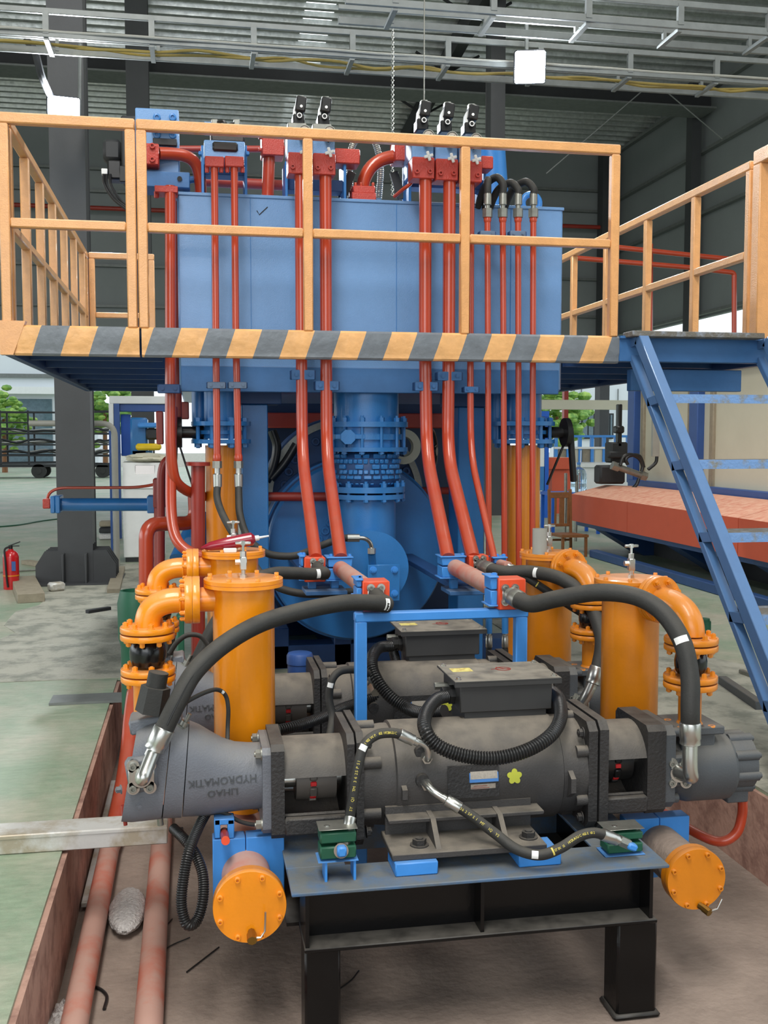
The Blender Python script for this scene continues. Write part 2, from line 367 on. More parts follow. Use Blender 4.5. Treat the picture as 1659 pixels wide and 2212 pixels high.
for x in (5.85,):
    s = MB(); s.add([V((x+a, y, rz(y)-.02-b)) for y in (8, 30) for a, b in ((-.12, 0), (.12, 0), (.12, .45), (-.12, .45))], [(0, 1, 5, 4), (1, 2, 6, 5), (2, 3, 7, 6), (3, 0, 4, 7), (0, 3, 2, 1), (4, 5, 6, 7)])
    for yy in (19, 21.5, 24, 26.5): s.bar((x-.1, yy, rz(yy)-.42), (x-.75, yy, rz(yy)-.05), .05, .05); s.bar((x+.1, yy, rz(yy)-.42), (x+.75, yy, rz(yy)-.05), .05, .05)
    trim(s, 'dark')
# hall columns
def icol(px, y, w, d, label, top=None, fb=True):
    p = P(px, 900, y); t = thing('steel_column', label, 'column', (p.x, p.y, 0)); x = p.x; top = top or rz(y)-.1
    s = MB(); s.bx(x-w/2, x+w/2, y-d/2, y-d/2+.014, 0, top); s.bx(x-w/2, x+w/2, y+d/2-.014, y+d/2, 0, top); s.bx(x-w/2+.01, x-w/2+.024, y-d/2+.014, y+d/2-.014, 0, top); s.bx(x+w/2-.024, x+w/2-.01, y-d/2+.014, y+d/2-.014, 0, top); part('shaft', s, 'column', t)
    if fb:
        for i, yy in enumerate((-.22, -.07, .08, .23)):
            s = MB(); s.prism([(x-w/2-.24, y+yy, .0), (x+w/2+.24, y+yy, 0), (x+w/2+.24, y+yy, .2), (x+w/2+.14, y+yy, .36), (x+w/2, y+yy, .36), (x+w/2, y+yy, .42), (x-w/2, y+yy, .42), (x-w/2, y+yy, .36), (x-w/2-.14, y+yy, .36), (x-w/2-.24, y+yy, .2)], (0, .014, 0)); part('base_gusset', s, 'column', t)
        for a in (-.12, .12): s = MB(); s.bx(x+a-.012, x+a+.012, y-d/2-.16, y-d/2, 0, .34, .004); part('rib', s, 'column', t)
        s = MB(); s.bx(x-w/2-.3, x+w/2+.3, y-d/2-.2, y+d/2+.2, 0, .02); part('base_plate', s, 'column', t)
    return t
icol(162, 12.0, .37, .46, 'nearest dark steel column on the left, its base ribbed with black gussets')
icol(309, 21, .42, .4, 'dark steel column rising behind the blue valve block at upper left', fb=False)
icol(1065, 21, .3, .4, 'dark steel column rising behind the blue cylinder, left of the right floodlight', fb=False)
# ================================================================ CABLE TRAYS, LAMPS, CHAINS
def tray(label, pxy, y, x0, x1, hh, ww, step, cab=True):
    z = P(pxy[0], pxy[1], y).z; t = thing('cable_tray', label, 'cable tray', ((x0+x1)/2, y, z))
    for (yy, zz, h) in ((y, z+hh, .05), (y, z, .06), (y+ww, z, .06), (y+ww, z+hh*.62, .04)):
        s = MB(); s.bx(x0, x1, yy-.015, yy+.015, zz-h/2, zz+h/2, .004); part('rail', s, 'galv', t)
    x = x0+.4
    while x < x1:
        s = MB(); s.bx(x-.025, x+.025, y-.02, y+.02, z, z+hh); part('upright', s, 'galv', t)
        s = MB(); s.bx(x-.02, x+.02, y, y+ww, z-.05, z-.02); s.bx(x+.03, x+.06, y+ww-.02, y+ww+.02, z, z+hh*.62); part('rung', s, 'galv', t)
        x += step
    return t, z
t, z = tray('long galvanised cable tray crossing above the machine, with white and yellow cables in it', (830, 122), 9.5, -6, 7.5, .19, .4, .88)
def wob(x0, x1, y, z, a, r, n=30, seed=1):
    rd = random.Random(seed); return spline([(x0+(x1-x0)*i/n, y+rd.uniform(-a, a), z+rd.uniform(-a, a)*.6) for i in range(n+1)], 3)
s = MB(); s.tube(wob(-6, 7.5, 9.48, z+.02, .012, 0), .013, 8); solo('cable', s, 'grey_pipe', 'white cable lying along the front edge of the long galvanised tray', 'cable')
s = MB(); s.tube(wob(-2.2, 7.5, 9.72, z-.005, .04, 0, seed=4), .014, 8); s.tube(wob(-2.0, 7.5, 9.76, z-.005, .04, 0, seed=5), .012, 8); solo('cable', s, 'cable_yellow', 'pair of dull yellow cables lying along the long galvanised tray', 'cable')
tray('higher galvanised cable tray cutting the top right corner of the view', (1300, 42), 8.3, 1.2, 7, .17, .4, .8)
def flood(label, px, py, y, w, h, e):
    p = P(px, py, y); t = thing('floodlight', label, 'lamp', p); q = (CAM+V((0.6, 0, -.2))-p).normalized(); u, v, a = onb(q); R = Matrix((u, v, a)).transposed()
    s = MB(); s.box(p-a*.06, (w*1.08, h*1.08, .1), .02, R); part('housing', s, 'dark', t)
    s = MB(); s.box(p, (w, h, .03), .012, R); part('lens', s, 'lamp', t)
    l = bpy.data.lights.new('floodlight_beam', 'AREA'); l.shape = 'RECTANGLE'; l.size = w; l.size_y = h; l.energy = e; l.color = (.9, .95, 1)
    o = bpy.data.objects.new('floodlight_beam', l); COL.objects.link(o); o.parent = t; o.location = a*.03; o.rotation_mode = 'QUATERNION'; o.rotation_quaternion = V((0, 0, -1)).rotation_difference(a)
    return t, p
t, p = flood('glowing white floodlight in front of the left steel column', 138, 240, 10.9, .3, .26, 160)
s = MB(); s.bar(p+V((0, .1, 0)), p+V((.1, .55, .1)), .04, .04); part('bracket', s, 'galv', t)
t, p = flood('glowing white floodlight hanging under the long cable tray at upper right', 1145, 145, 9.3, .27, .27, 160)
s = MB(); s.bar(p+V((0, .1, .1)), p+V((0, .12, .55)), .03, .03); part('bracket', s, 'galv', t)
p0 = P(848, 0, 9.0); s = MB()
zz = P(848, 420, 9).z; i = 0
while zz < p0.z+.6:
    s.torus((p0.x, 9, zz), (1, 0, 0) if i % 2 else (0, 1, 0), .011, .0035, 10, 5); zz += .02; i += 1
solo('hoist_chain', s, 'steel_dull', 'thin steel chain hanging left of the three relief valves', 'chain')
p0 = P(916, 225, 6.6); s = MB(); s.tube([p0, p0+V((0, 0, 1.3))], .004, 6); solo('hoist_rope', s, 'steel_dull', 'thin steel rope hanging above the leftmost of the three relief valves', 'rope')
s = MB(); s.tube(spline([P(55, 85, 10.5), P(75, 110, 10.5), P(90, 165, 10.6), P(112, 215, 10.9)]), .035, 8); solo('cable', s, 'dark', 'dark bundled cable drooping from the tray to the left floodlight', 'cable')
s = MB(); s.tube([P(173, 95, 11.3), P(171, 270, 11.3)], .02, 8); solo('conduit', s, 'galv', 'thin white conduit running down the left steel column beside the floodlight', 'conduit')
for a, b, c in (((1180, 375), (1395, 190), 'thin steel brace wire slanting up to the right behind the cable tray'), ((1430, 190), (1560, 300), None)):
    s = MB(); s.tube([P(*a, 20), P(*b, 20)], .012, 5); solo('brace_wire', s, 'galv', c or 'thin steel brace wire slanting down to the right by the far right column', 'wire')
# ================================================================ PLATFORM
YP = 5.75; ZT = P(290, 706, YP).z; ZB = P(290, 770, YP).z
XL = -.98; XR = 3.38; XS = 2.46
def stripes():
    m = bpy.data.materials.new('hazard_stripes'); m.use_nodes = True; N = m.node_tree.nodes; L = m.node_tree.links; b = N['Principled BSDF']; MAT['hazard'] = m
    g = N.new('ShaderNodeNewGeometry'); sp = N.new('ShaderNodeSeparateXYZ'); L.new(g.outputs['Position'], sp.inputs[0])
    a = N.new('ShaderNodeMath'); a.operation = 'MULTIPLY_ADD'; L.new(sp.outputs['Z'], a.inputs[0]); a.inputs[1].default_value = -.34; L.new(sp.outputs['X'], a.inputs[2])
    d = N.new('ShaderNodeMath'); d.operation = 'MULTIPLY_ADD'; L.new(a.outputs[0], d.inputs[0]); d.inputs[1].default_value = 1/.288; d.inputs[2].default_value = .28
    f = N.new('ShaderNodeMath'); f.operation = 'FRACT'; L.new(d.outputs[0], f.inputs[0])
    t = N.new('ShaderNodeMath'); t.operation = 'GREATER_THAN'; L.new(f.outputs[0], t.inputs[0]); t.inputs[1].default_value = .5
    n = N.new('ShaderNodeTexNoise'); n.inputs['Scale'].default_value = 14; n.inputs['Detail'].default_value = 6; L.new(g.outputs['Position'], n.inputs['Vector'])
    mx = N.new('ShaderNodeMix'); mx.data_type = 'RGBA'; L.new(t.outputs[0], mx.inputs['Factor']); mx.inputs['A'].default_value = (*lin((112, 118, 124)), 1); mx.inputs['B'].default_value = (*lin((226, 172, 112)), 1)
    hv = N.new('ShaderNodeHueSaturation'); mr = N.new('ShaderNodeMapRange'); mr.inputs['To Min'].default_value = .7; mr.inputs['To Max'].default_value = 1.25; L.new(n.outputs['Fac'], mr.inputs['Value']); L.new(mr.outputs[0], hv.inputs['Value']); L.new(mx.outputs['Result'], hv.inputs['Color']); L.new(hv.outputs[0], b.inputs['Base Color'])
    b.inputs['Roughness'].default_value = .38; bp = N.new('ShaderNodeBump'); bp.inputs['Strength'].default_value = .4; bp.inputs['Distance'].default_value = .02; L.new(n.outputs['Fac'], bp.inputs['Height']); L.new(bp.outputs[0], b.inputs['Normal'])
stripes()
# profile of the rim channel: rounded top edge, leaning lower lip
def rim(x0, x1):
    s = MB(); pr = [(YP+.06, ZT), (YP+.01, ZT), (YP-.005, ZT-.012), (YP-.006, ZB+.06), (YP+.004, ZB+.035), (YP+.004, ZB+.01), (YP+.012, ZB), (YP+.06, ZB), (YP+.06, ZB+.01), (YP+.02, ZB+.01), (YP+.02, ZT-.01), (YP+.06, ZT-.01)]
    s.rings([[V((x, a, b)) for a, b in pr] for x in (x0, x1)]); return s
pl = thing('work_platform', 'raised blue steel walkway platform around the tank with a black and yellow striped rim', 'platform', (1.2, YP, ZB))
xg = X(307, YP)
part('striped_rim', rim(XL+.06, xg-.006), 'hazard', pl, 'short striped rim section at the left end'); part('striped_rim', rim(xg+.006, XS-.03), 'hazard', pl)
s = MB(); s.prism([(XL-.01, YP-.008, ZB), (XL-.01, YP-.008, ZT+.02), (XL+.12, YP-.008, ZT+.02), (XL+.055, YP-.008, ZB)], (0, .06, 0)); part('rim_corner', s, 'rail', pl, 'orange corner plate')
s = MB(); s.bx(XS-.03, XR, YP, YP+.06, ZB+.01, ZT-.01, .004); s.bx(XS-.03, XR, YP-.02, YP+.06, ZT-.015, ZT); part('rim_channel', s, 'blue_deck', pl)
s = MB(); s.bx(XS, XR-.1, YP-.12, YP+.02, ZT-.012, ZT+.02, .004); part('landing_step', s, 'tread', pl)
s = MB(); s.bx(XL, XL+.05, YP+.06, 10, ZB, ZT, .004); part('side_channel', s, 'blue_dark', pl)
s = MB(); s.bx(XR-.05, XR, YP+.06, 10, ZB, ZT, .004); part('side_channel', s, 'blue_dark', pl)
s = MB(); s.bx(XL+.05, -.18, YP+.06, 9.9, ZT-.012, ZT-.004); s.bx(2.32, XR-.05, YP+.06, 9.9, ZT-.012, ZT-.004); s.bx(-.18, 2.32, 8.7, 9.9, ZT-.012, ZT-.004); part('deck_plate', s, 'blue_dark', pl)
for yy in (6.35, 7.0, 7.65, 8.3, 8.95, 9.6):
    s = MB(); s.bx(XL+.05, -.18, yy, yy+.04, ZB+.02, ZT-.012); part('joist', s, 'blue_dark', pl)
    s = MB(); s.bx(2.32, XR-.05, yy, yy+.04, ZB+.02, ZT-.012); part('joist', s, 'blue_dark', pl)
s = MB(); s.bx(XL+.05, XR-.05, 9.86, 9.92, ZB, ZT); part('back_channel', s, 'blue_dark', pl)
s = MB(); s.bx(2.58, 3.3, 5.92, 5.98, 1.87, 2.0, .004); part('stair_hanger_beam', s, 'blue_deck', pl)
# ---------------- railings (square tube, welded)
ZR = P(290, 268, YP).z; ZM = P(300, 490, YP).z
def rail_run(name, label, posts, ztop, zmid, tw=.055, pw=.052, skew=None, closed_top=True, zb=None):
    """posts: list of (x,y) post feet along a straight run"""
    a = V((*posts[0], 0)); b = V((*posts[-1], 0)); t = thing(name, label, 'railing', ((a.x+b.x)/2, (a.y+b.y)/2, ZT)); d = (b-a).normalized()
    zz = zb if zb is not None else ZT-.005
    for x, y in posts: s = MB(); s.bar((x, y, zz), (x, y, ztop-tw/2), pw, pw, d, .006); part('post', s, 'rail', t)
    s = MB(); s.bar(V((a.x, a.y, ztop))-d*pw/2, V((b.x, b.y, ztop))+d*pw/2, tw, tw, (0, 0, 1), .007); part('top_rail', s, 'rail', t)
    for (x0, y0), (x1, y1) in zip(posts, posts[1:]):
        s = MB(); s.bar(V((x0, y0, zmid))+d*pw/2, V((x1, y1, zmid))-d*pw/2, tw*.9, tw*.9, (0, 0, 1), .007); part('middle_rail', s, 'rail', t)
    return t
rail_run('railing', 'short orange front railing at the left end of the platform', [(X(22, YP), YP+.02), (X(291, YP), YP+.02)], ZR, ZM)
rail_run('railing', 'long orange front railing with four posts above the striped rim', [(X(315, YP), YP+.02), (X(668, YP), YP+.02), (X(1003, YP), YP+.02), (X(1322, YP), YP+.02)], ZR, ZM)
rail_run('railing', 'orange side railing receding along the left edge of the platform', [(XL+.03, y) for y in (5.86, 6.45, 7.05, 7.65, 8.3, 8.95, 9.6, 9.84)], ZR, ZM)
rail_run('railing', 'low orange cross railing at the far left corner of the platform', [(XL+.09, 9.86), (X(333, 9.86), 9.86)], ZR, ZM)
rail_run('railing', 'orange side railing receding along the right edge of the platform', [(XR-.03, y) for y in (5.95, 6.66, 7.42, 8.2, 8.96, 9.8)], ZR, ZM)
t = rail_run('railing_post', 'thick orange double post at the head of the blue stairs', [(XR-.03, 5.82), (XR-.03, 5.5)], ZR+.02, ZM-3, .085, .085)
for o in list(kids(t)):
    if o.name.startswith('middle_rail'): bpy.data.objects.remove(o)
# ---------------- stairs
st = thing('stairs', 'blue steel stairs descending from the right end of the platform', 'stairs', (2.95, 4.7, 0))
y1 = YP-.08; y0 = 3.75
def sx_line(x, dz=0, dy=0): return V((x, y1+dy, ZT-.02+dz)), V((x, y0+dy, 0.05+dz))
for x in (2.53, 3.33):
    a, b = sx_line(x); s = MB(); s.bar(a, b, .06, .075, (0, -1, 0), .004); part('stringer', s, 'blue_stair', st)
    a2, b2 = sx_line(x, -.02, .17); s = MB(); s.bar(a2, b2, .05, .04, (0, -1, 0), .004); part('stringer_flange', s, 'blue_stair', st)
    s = MB(); s.bar(V((x, y1, ZT-.03)), V((x, y1+.17, ZT-.05)), .06, .05); part('end_cap', s, 'blue_stair', st)
    for i in range(1, 6):
        f = i/6; c = a.lerp(b, f); s = MB(); s.bar(c, c+V((0, .17, -.02)), .05, .05); part('tread_bracket', s, 'blue_stair', st)
for i in range(1, 6):
    c = V((2.93, y1, ZT-.02)).lerp(V((2.93, y0, .05)), i/6-.01); tr = MB(); tr.bx(2.56, 3.30, c.y-.03, c.y+.22, c.z-.035, c.z-.004, .003); o = part('tread', tr, 'tread', st)
    s = MB(); s.bx(2.56, 3.30, c.y-.036, c.y-.031, c.z-.05, c.z-.002); part('nosing', s, 'nosing', o)
# ================================================================ OIL TANK
YT = 6.12; tx0 = X(389, YT); tx1 = X(1211, YT); tz1 = Z(800, 431, YT); tz0 = Z(800, 849, YT)
tk = thing('oil_tank', 'large blue rectangular oil tank standing on the platform behind the red pipes', 'tank', ((tx0+tx1)/2, 7.2, tz0))
s = MB(); s.bx(tx0, tx1, YT, 8.6, tz0+.02, tz1-.01, .012); part('tank_shell', s, 'blue_tank', tk)
s = MB(); s.bx(tx0-.005, tx1+.005, YT-.006, 8.61, tz1-.02, tz1, .004); part('top_plate', s, 'blue_tank', tk)
s = MB(); s.bx(tx0+.01, tx1-.02, YT-.012, YT+.02, tz0, ZB-.02, .004); part('lower_skirt', s, 'blue_deck', tk)
for px in (545, 856, 1100): s = MB(); x = X(px, YT); s.bx(x-.0015, x+.0015, YT-.003, YT+.01, tz0+.2, tz1-.02); part('weld_seam', s, 'blue', tk)
s = MB(); s.tube([P(555, 455, YT-.001), P(560, 464, YT-.001), P(578, 447, YT-.001)], .003, 6); part('check_mark', s, 'dark', tk, 'dark hand drawn tick mark')
for (a, b, c) in ((X(1044, YT), YT+.2, 1), (X(1170, YT), YT+.25, 1), (X(425, YT), YT+.25, -1)):
    s = MB(); q = []
    for i in range(15):
        t = PI*(-.15+1.35*i/14); q.append(V((a+c*.055*math.cos(t)*1, b, tz1+.075+.055*math.sin(t))))
    s.tube([V((a+c*.055, b, tz1-.01))]+q, .02, 10); part('lifting_hook', s, 'blue', tk)
# ================================================================ MACHINE BEHIND: risers, valves, drum
def pb(mb, px0, px1, py0, py1, Y, d, b=.003):
    a = P(px0, py1, Y); c = P(px1, py0, Y); return mb.bx(a.x, c.x, Y, Y+d, a.z, c.z, b)
def pipe(name, label, pts, rpx, mat, r=.08, n=16, cat='pipe', group=None, Yr=None, spl=False):
    q = [P(*p) if not isinstance(p, Vector) else p for p in pts]; p0 = pts[0]; rr = S(p0[0], p0[2], rpx)
    s = MB(); s.tube(spline(q, 8) if spl else rpath(q, r), rr, n); return solo(name, s, mat, label, cat, group), rr
def seq(t, a): return [a.lerp(b, x) for x in t]
def hexnut(mb, p, ax, r, h): p = V(p); mb.cyl(p, p+V(ax).normalized()*h, r, n=6); return mb
def clampplate(label, px0, px1, py0, py1, Y, mat='blue_deck', dep=.06, group=None):
    a = P((px0+px1)/2, py1, Y); t = thing('pipe_clamp', label, 'clamp', a, group)
    s = MB(); pb(s, px0, px1, py0, py1, Y, .012, .003); part('clamp_plate', s, mat, t)
    s = MB(); pb(s, px0-2, px1+2, py0+1, py1-1, Y+.013, dep, .003); part('clamp_body', s, 'blue_dark', t)
    w = px1-px0; r = S(px0, Y, min(w, 60)*.085)
    for f in (.2, .8): p = P(px0+w*f, (py0+py1)/2, Y); bolt(t, p, (0, -1, 0), r, r*1.1, mat)
    return t
YC = 5.93
# --- five risers that lean forward under the tank down to the manifold blocks (plane of the lower blocks 5.14)
YB = 5.14
def riser(label, xt, yt, xb, yb, rpx, xbend=None, ybend=985, mat='red'):
    r = S(xt, YC, rpx); a = P(xt, yt, YC); b = P(xbend or xt, ybend, YC); c = P(xb, yb, YB+.02)
    s = MB(); s.tube(rpath([a, V((a.x, YC, b.z+.6)), b, c], .22, 8), r, 18); return solo('riser_pipe', s, mat, label, 'pipe')
riser('thick red riser pipe entering the left red manifold block', 649, 372, 682, 1206, 12.5, 653)
riser('thick red riser pipe entering the left blue manifold clamp, right beside another', 703, 372, 736, 1206, 13, 706)
riser('thick red riser pipe under the leftmost of the three valves', 919, 378, 968, 1206, 13.5, 922)
riser('thick red riser pipe from the middle of the three valves', 971, 378, 1022, 1206, 13.5, 967)
riser('slim red riser pipe from the rightmost of the three valves', 1018, 378, 1068, 1208, 7.2, 1017)
def thin(label, xt, yt, xb, yb, rpx, Y=YC):
    a = P(xt, yt, Y); b = P(xb, yb, Y); s = MB(); r = S(xt, Y, rpx); s.tube([a, b], r, 14); s.lathe(a-V((0, 0, .035)), (0, 0, 1), [(r, 0), (r*1.25, .01), (r*1.25, .03), (r, .04)], 14)
    return solo('riser_pipe', s, 'red', label, 'pipe')
for i, (x, xb, yb, nm) in enumerate(((1053, 1056, 1230, 'leftmost'), (1086, 1090, 1250, 'second from the left'), (1119, 1121, 1250, 'third from the left'), (1152, 1150, 1195, 'rightmost'))):
    thin('slim red pipe, %s of the four under the looped hoses' % nm, x, 468, xb, yb, 6.6)
    yy = 506 if i % 2 == 0 else 519
    clampplate('small grey-blue clamp across the %s of four slim red pipes' % nm, x-15-(1 if i == 2 else 0), x+17, yy-7, yy+6, YC-.035, 'clamp_grey', .05)
    q = P(x, 470, YC); r = S(x, YC, 6.5); h = thing('looped_hose', 'short black hose looping over the %s of four slim pipes' % nm, 'hose', q)
    s = MB(); s.cyl(q, q+V((0, 0, .05)), r*1.7, n=6); part('nut', s, 'steel_dull', h)
    s = MB(); s.lathe(q+V((0, 0, .05)), (0, 0, 1), [(r*.8, 0), (r*.8, .02), (r*1.3, .022), (r*1.3, .08), (r*1.2, .09)], 14); part('ferrule', s, 'steel_dull', h)
    t0 = q+V((0, 0, .13)); up = P(x, (385, 380, 392, 390)[i], YC)
    dx = (.03, -.07, -.09, -.09)[i]
    s = MB(); s.tube(spline([t0, V((t0.x, YC, up.z-.05)), V((t0.x+dx*.4, YC+.04, up.z)), V((t0.x+dx, YC+.12, up.z-.03)), V((t0.x+dx*1.4, YC+.2, up.z-.14))]), r*1.25, 12); part('hose', s, 'rubber', h)
clampplate('blue clamp on the first thick red riser, just under the striped rim', 630, 680, 799, 820, YC-.03, 'blue_deck')
clampplate('blue clamp on the second thick red riser, lower than its neighbour', 682, 732, 823, 843, YC-.03, 'blue_deck')
clampplate('blue clamp across the red riser left of the three on the right side', 897, 946, 825, 844, YC-.03, 'blue_deck')
clampplate('flat blue clamp above the middle one of the right red risers', 946, 998, 803, 822, YC-.035, 'blue_deck')
clampplate('small blue clamp on the slim red riser of the right side', 1004, 1034, 835, 848, YC-.03, 'blue_deck')
for x, nm in ((468, 'left'), (514, 'right')): clampplate('small grey-blue clamp on the %s pipe of the slim red pair' % nm, x-20, x+19, 825, 839, YC-.03, 'clamp_grey')
# slim pair with black hoses
for i, (xt, xb, nm) in enumerate(((463, 469, 'left'), (506, 515, 'right'))):
    a = P(xt, 352, YC); m_ = P(xt+3, 700, YC); b = P(xb, 994, YC); s = MB(); r = S(xt, YC, 7.6); s.tube([a, m_, b], r, 14); s.lathe(b-V((0, 0, .01)), (0, 0, 1), [(r, 0), (r*1.2, .01), (r*1.2, .03), (r, .045)], 14); solo('riser_pipe', s, 'red', 'slim red pipe, %s one of the pair hanging from the solenoid valve' % nm, 'pipe')
    h = thing('hydraulic_hose', 'black hose under the %s pipe of the slim red pair' % nm, 'hose', b)
    s = MB(); s.cyl(b-V((0, 0, .045)), b-V((0, 0, .005)), r*1.35, n=6); part('nut', s, 'steel_dull', h)
    s = MB(); s.lathe(b-V((0, 0, .15)), (0, 0, 1), [(r*1.25, 0), (r*1.3, .07), (r*.8, .075), (r*.8, .105)], 14); part('ferrule', s, 'steel', h)
    c = b-V((0, 0, .14)); Y2 = YC
    pts = ([(469, 1075, 5.9), (478, 1105, 5.85), (497, 1142, 5.75), (515, 1168, 5.7), (545, 1215, 5.6), (588, 1262, 5.5), (660, 1283, 5.45), (765, 1278, 5.5)] if i == 0 else
           [(516, 1075, 5.9), (518, 1110, 5.85), (530, 1150, 5.8), (550, 1178, 5.75), (585, 1198, 5.75), (640, 1200, 5.75), (690, 1180, 5.8), (735, 1164, 5.85), (752, 1162, 5.85)])
    s = MB(); s.tube(spline([c]+[P(*p) for p in pts]), r*1.05, 14); part('hose', s, 'rubber', h)
    if i == 1:
        s = MB(); s.cyl(P(750, 1162, 5.85), P(776, 1162, 5.85), r*1.2, n=14); part('ferrule', s, 'steel', h)
        s = MB(); s.tube(rpath([P(775, 1162, 5.85), P(800, 1162, 5.85), P(803, 1186, 5.87)], .06), r*.62, 12); s.cyl(P(803, 1184, 5.87), P(803, 1196, 5.87), r*1.2, n=6); part('elbow_fitting', s, 'steel', h)
# --- relief valve stacks
def relief(label, cx, dy, grey=False):
    Y = 5.9; t = thing('relief_valve', label, 'valve', P(cx, 380+dy, Y+.06))
    s = MB(); pb(s, cx-22, cx+26, 330+dy, 374+dy, Y-.02, .13, .005); part('flange_block', s, 'red_valve', t)
    for a in (-13, 15): bolt(t, P(cx+a, 361+dy, Y-.02), (0, -1, 0), .014, .018, 'red_valve', 'socket')
    s = MB(); pb(s, cx-24, cx+24, 281+dy, 332+dy, Y+.02, .16, .004); part('valve_block', s, 'blue_tank', t)
    if grey: s = MB(); pb(s, cx-23, cx+17, 266+dy, 284+dy, Y+.02, .14, .004); part('adapter_plate', s, 'steel_dull', t)
    s = MB(); g0 = P(cx+13, 283+dy, Y-.035); s.cyl(g0, g0+V((0, .05, 0)), S(cx, Y, 12.5), n=24); s.cyl(g0+V((0, .05, -.02)), g0+V((0, .07, -.05)), .009, n=8); gg = part('pressure_gauge', s, 'dark', t)
    s = MB(); s.ring(g0-V((0, .004, 0)), (0, 1, 0), S(cx, Y, 13), S(cx, Y, 11), .008); part('bezel', s, 'steel_dull', gg)
    s = MB(); s.cyl(g0-V((0, .001, 0)), g0+V((0, .002, 0)), S(cx, Y, 10), n=20); part('dial', s, 'plate_silver', gg)
    s = MB(); s.bar(g0+V((-.008, -.003, -.008)), g0+V((.014, -.003, .014)), .002, .002, (0, 1, 0), 0); part('needle', s, 'plastic_black', gg)
    s = MB(); w0 = P(cx+13, 327+dy, Y-.045)
    for k in range(4):
        q = PI/2*k+.3; s.bar(w0, w0+V((math.cos(q)*.027, 0, math.sin(q)*.027)), .016, .014, (0, 1, 0), .003)
    s.cyl(w0, w0+V((0, .05, 0)), .008, n=10); part('handwheel', s, 'white', t)
    s = MB(); pb(s, cx-12, cx+13, 246+dy, 270+dy, Y+.04, .1, .008); part('pilot_body', s, 'plastic_black', t)
    k0 = P(cx+1, 252+dy, Y+.04); s = MB(); s.cyl(k0-V((0, .025, 0)), k0, S(cx, Y, 6.5), n=18); kb = part('knob', s, 'plastic_black', t)
    s = MB(); s.ring(k0-V((0, .027, 0)), (0, 1, 0), S(cx, Y, 5.5), S(cx, Y, 3.8), .003, 18); part('knob_ring', s, 'white', kb)
    s = MB(); R = Matrix.Rotation(math.radians(8), 3, 'Y'); c = P(cx+4, 228+dy, Y+.06); s.box(c, (S(cx, Y, 22), .08, S(cx, Y, 32)), .008, R); cb = part('solenoid_coil', s, 'plastic_black', t)
    s = MB(); c2 = P(cx+6, 229+dy, Y+.015); s.cyl(c2, c2+V((0, .01, 0)), S(cx, Y, 3), n=12); part('cap', s, 'white', cb)
    s = MB(); pb(s, cx-3, cx+11, 206+dy, 215+dy, Y+.03, .04, .002); part('connector', s, 'steel', t)
    s = MB(); s.prism([P(cx-12, 262+dy, Y+.05), P(cx-9, 228+dy, Y+.05), P(cx-3, 216+dy, Y+.05), P(cx-5, 240+dy, Y+.05), P(cx-7, 264+dy, Y+.05)], (0, .06, 0)); part('side_bracket', s, 'white', t)
    return t
relief('relief valve stack with black knob, left one of the pair over the thick red risers', 645, 0, True)
relief('relief valve stack with black knob, right one of the pair over the thick red risers', 699, 2, True)
relief('relief valve stack with gauge, leftmost of the three right of the chain', 913, 10)
relief('relief valve stack with gauge, middle of the three', 964, 14)
relief('relief valve stack with gauge, rightmost of the three beside the blue cylinder', 1016, 18)
def blk(name, label, px0, px1, py0, py1, Y, d, m, cat='block', b=.006):
    s = MB(); pb(s, px0, px1, py0, py1, Y, d, b); return solo(name, s, m, label, cat)
YV = 6.25
# support cradles & blocks behind the valves
def stand(label, px0, px1, py, Y=YV):
    t = thing('valve_stand', label, 'bracket', P((px0+px1)/2, 430, Y)); ztk = tz1
    for x in (px0, px1): s = MB(); a = P(x, py, Y); s.bx(a.x-.008, a.x+.008, Y-.08, Y+.12, ztk, a.z, .002); part('side_plate', s, 'blue', t)
    s = MB(); a = P(px0, py+30, Y); c = P(px1, py+60, Y); s.bx(a.x, c.x, Y-.02, Y+.1, c.z, a.z, .002); part('cross_plate', s, 'blue_dark', t)
stand('blue stand under the solenoid valve at the left of the tank top', 437, 529, 322)
stand('blue stand behind the left pair of relief valves', 616, 741, 356)
stand('blue stand behind the three relief valves', 880, 1040, 352)
sv = thing('solenoid_valve', 'twin solenoid valve on a blue block above the slim red pipe pair', 'valve', P(485, 358, 6.0))
s = MB(); pb(s, 441, 529, 306, 340, 5.98, .16, .005); part('valve_block', s, 'blue_tank', sv)
s = MB(); pb(s, 441, 472, 264, 282, 6.12, .1); part('back_plate', s, 'blue_tank', sv)
s = MB(); pb(s, 455, 529, 275, 306, 6.0, .12, .012); part('valve_body', s, 'motor', sv)
s = MB(); pb(s, 459, 514, 307, 325, 5.965, .03, .01); part('end_cover', s, 'plastic_black', sv)
for x in (457, 505): s = MB(); pb(s, x, x+13, 257, 273, 6.02, .06, .004); part('plug', s, 'steel_dull', sv)
s = MB(); s.tube(spline([P(471, 264, 6.02), P(483, 262, 6), P(490, 272, 6), P(500, 268, 6.02), P(507, 266, 6.03)]), .009, 8); part('cable', s, 'plastic_black', sv)
for x in (443, 486): s = MB(); pb(s, x, x+41, 338, 359, 5.9, .12, .005); part('flange_block', s, 'red_valve', sv)
for x in (447, 478, 491, 524): bolt(sv, P(x, 361, 5.93), (0, 0, -1), .011, .03, 'red_valve', 'socket')
for x, d in ((436, -1), (531, 1)): bolt(sv, P(x, 332, 6.05), (d, 0, 0), .014, .02, 'blue', 'hex')
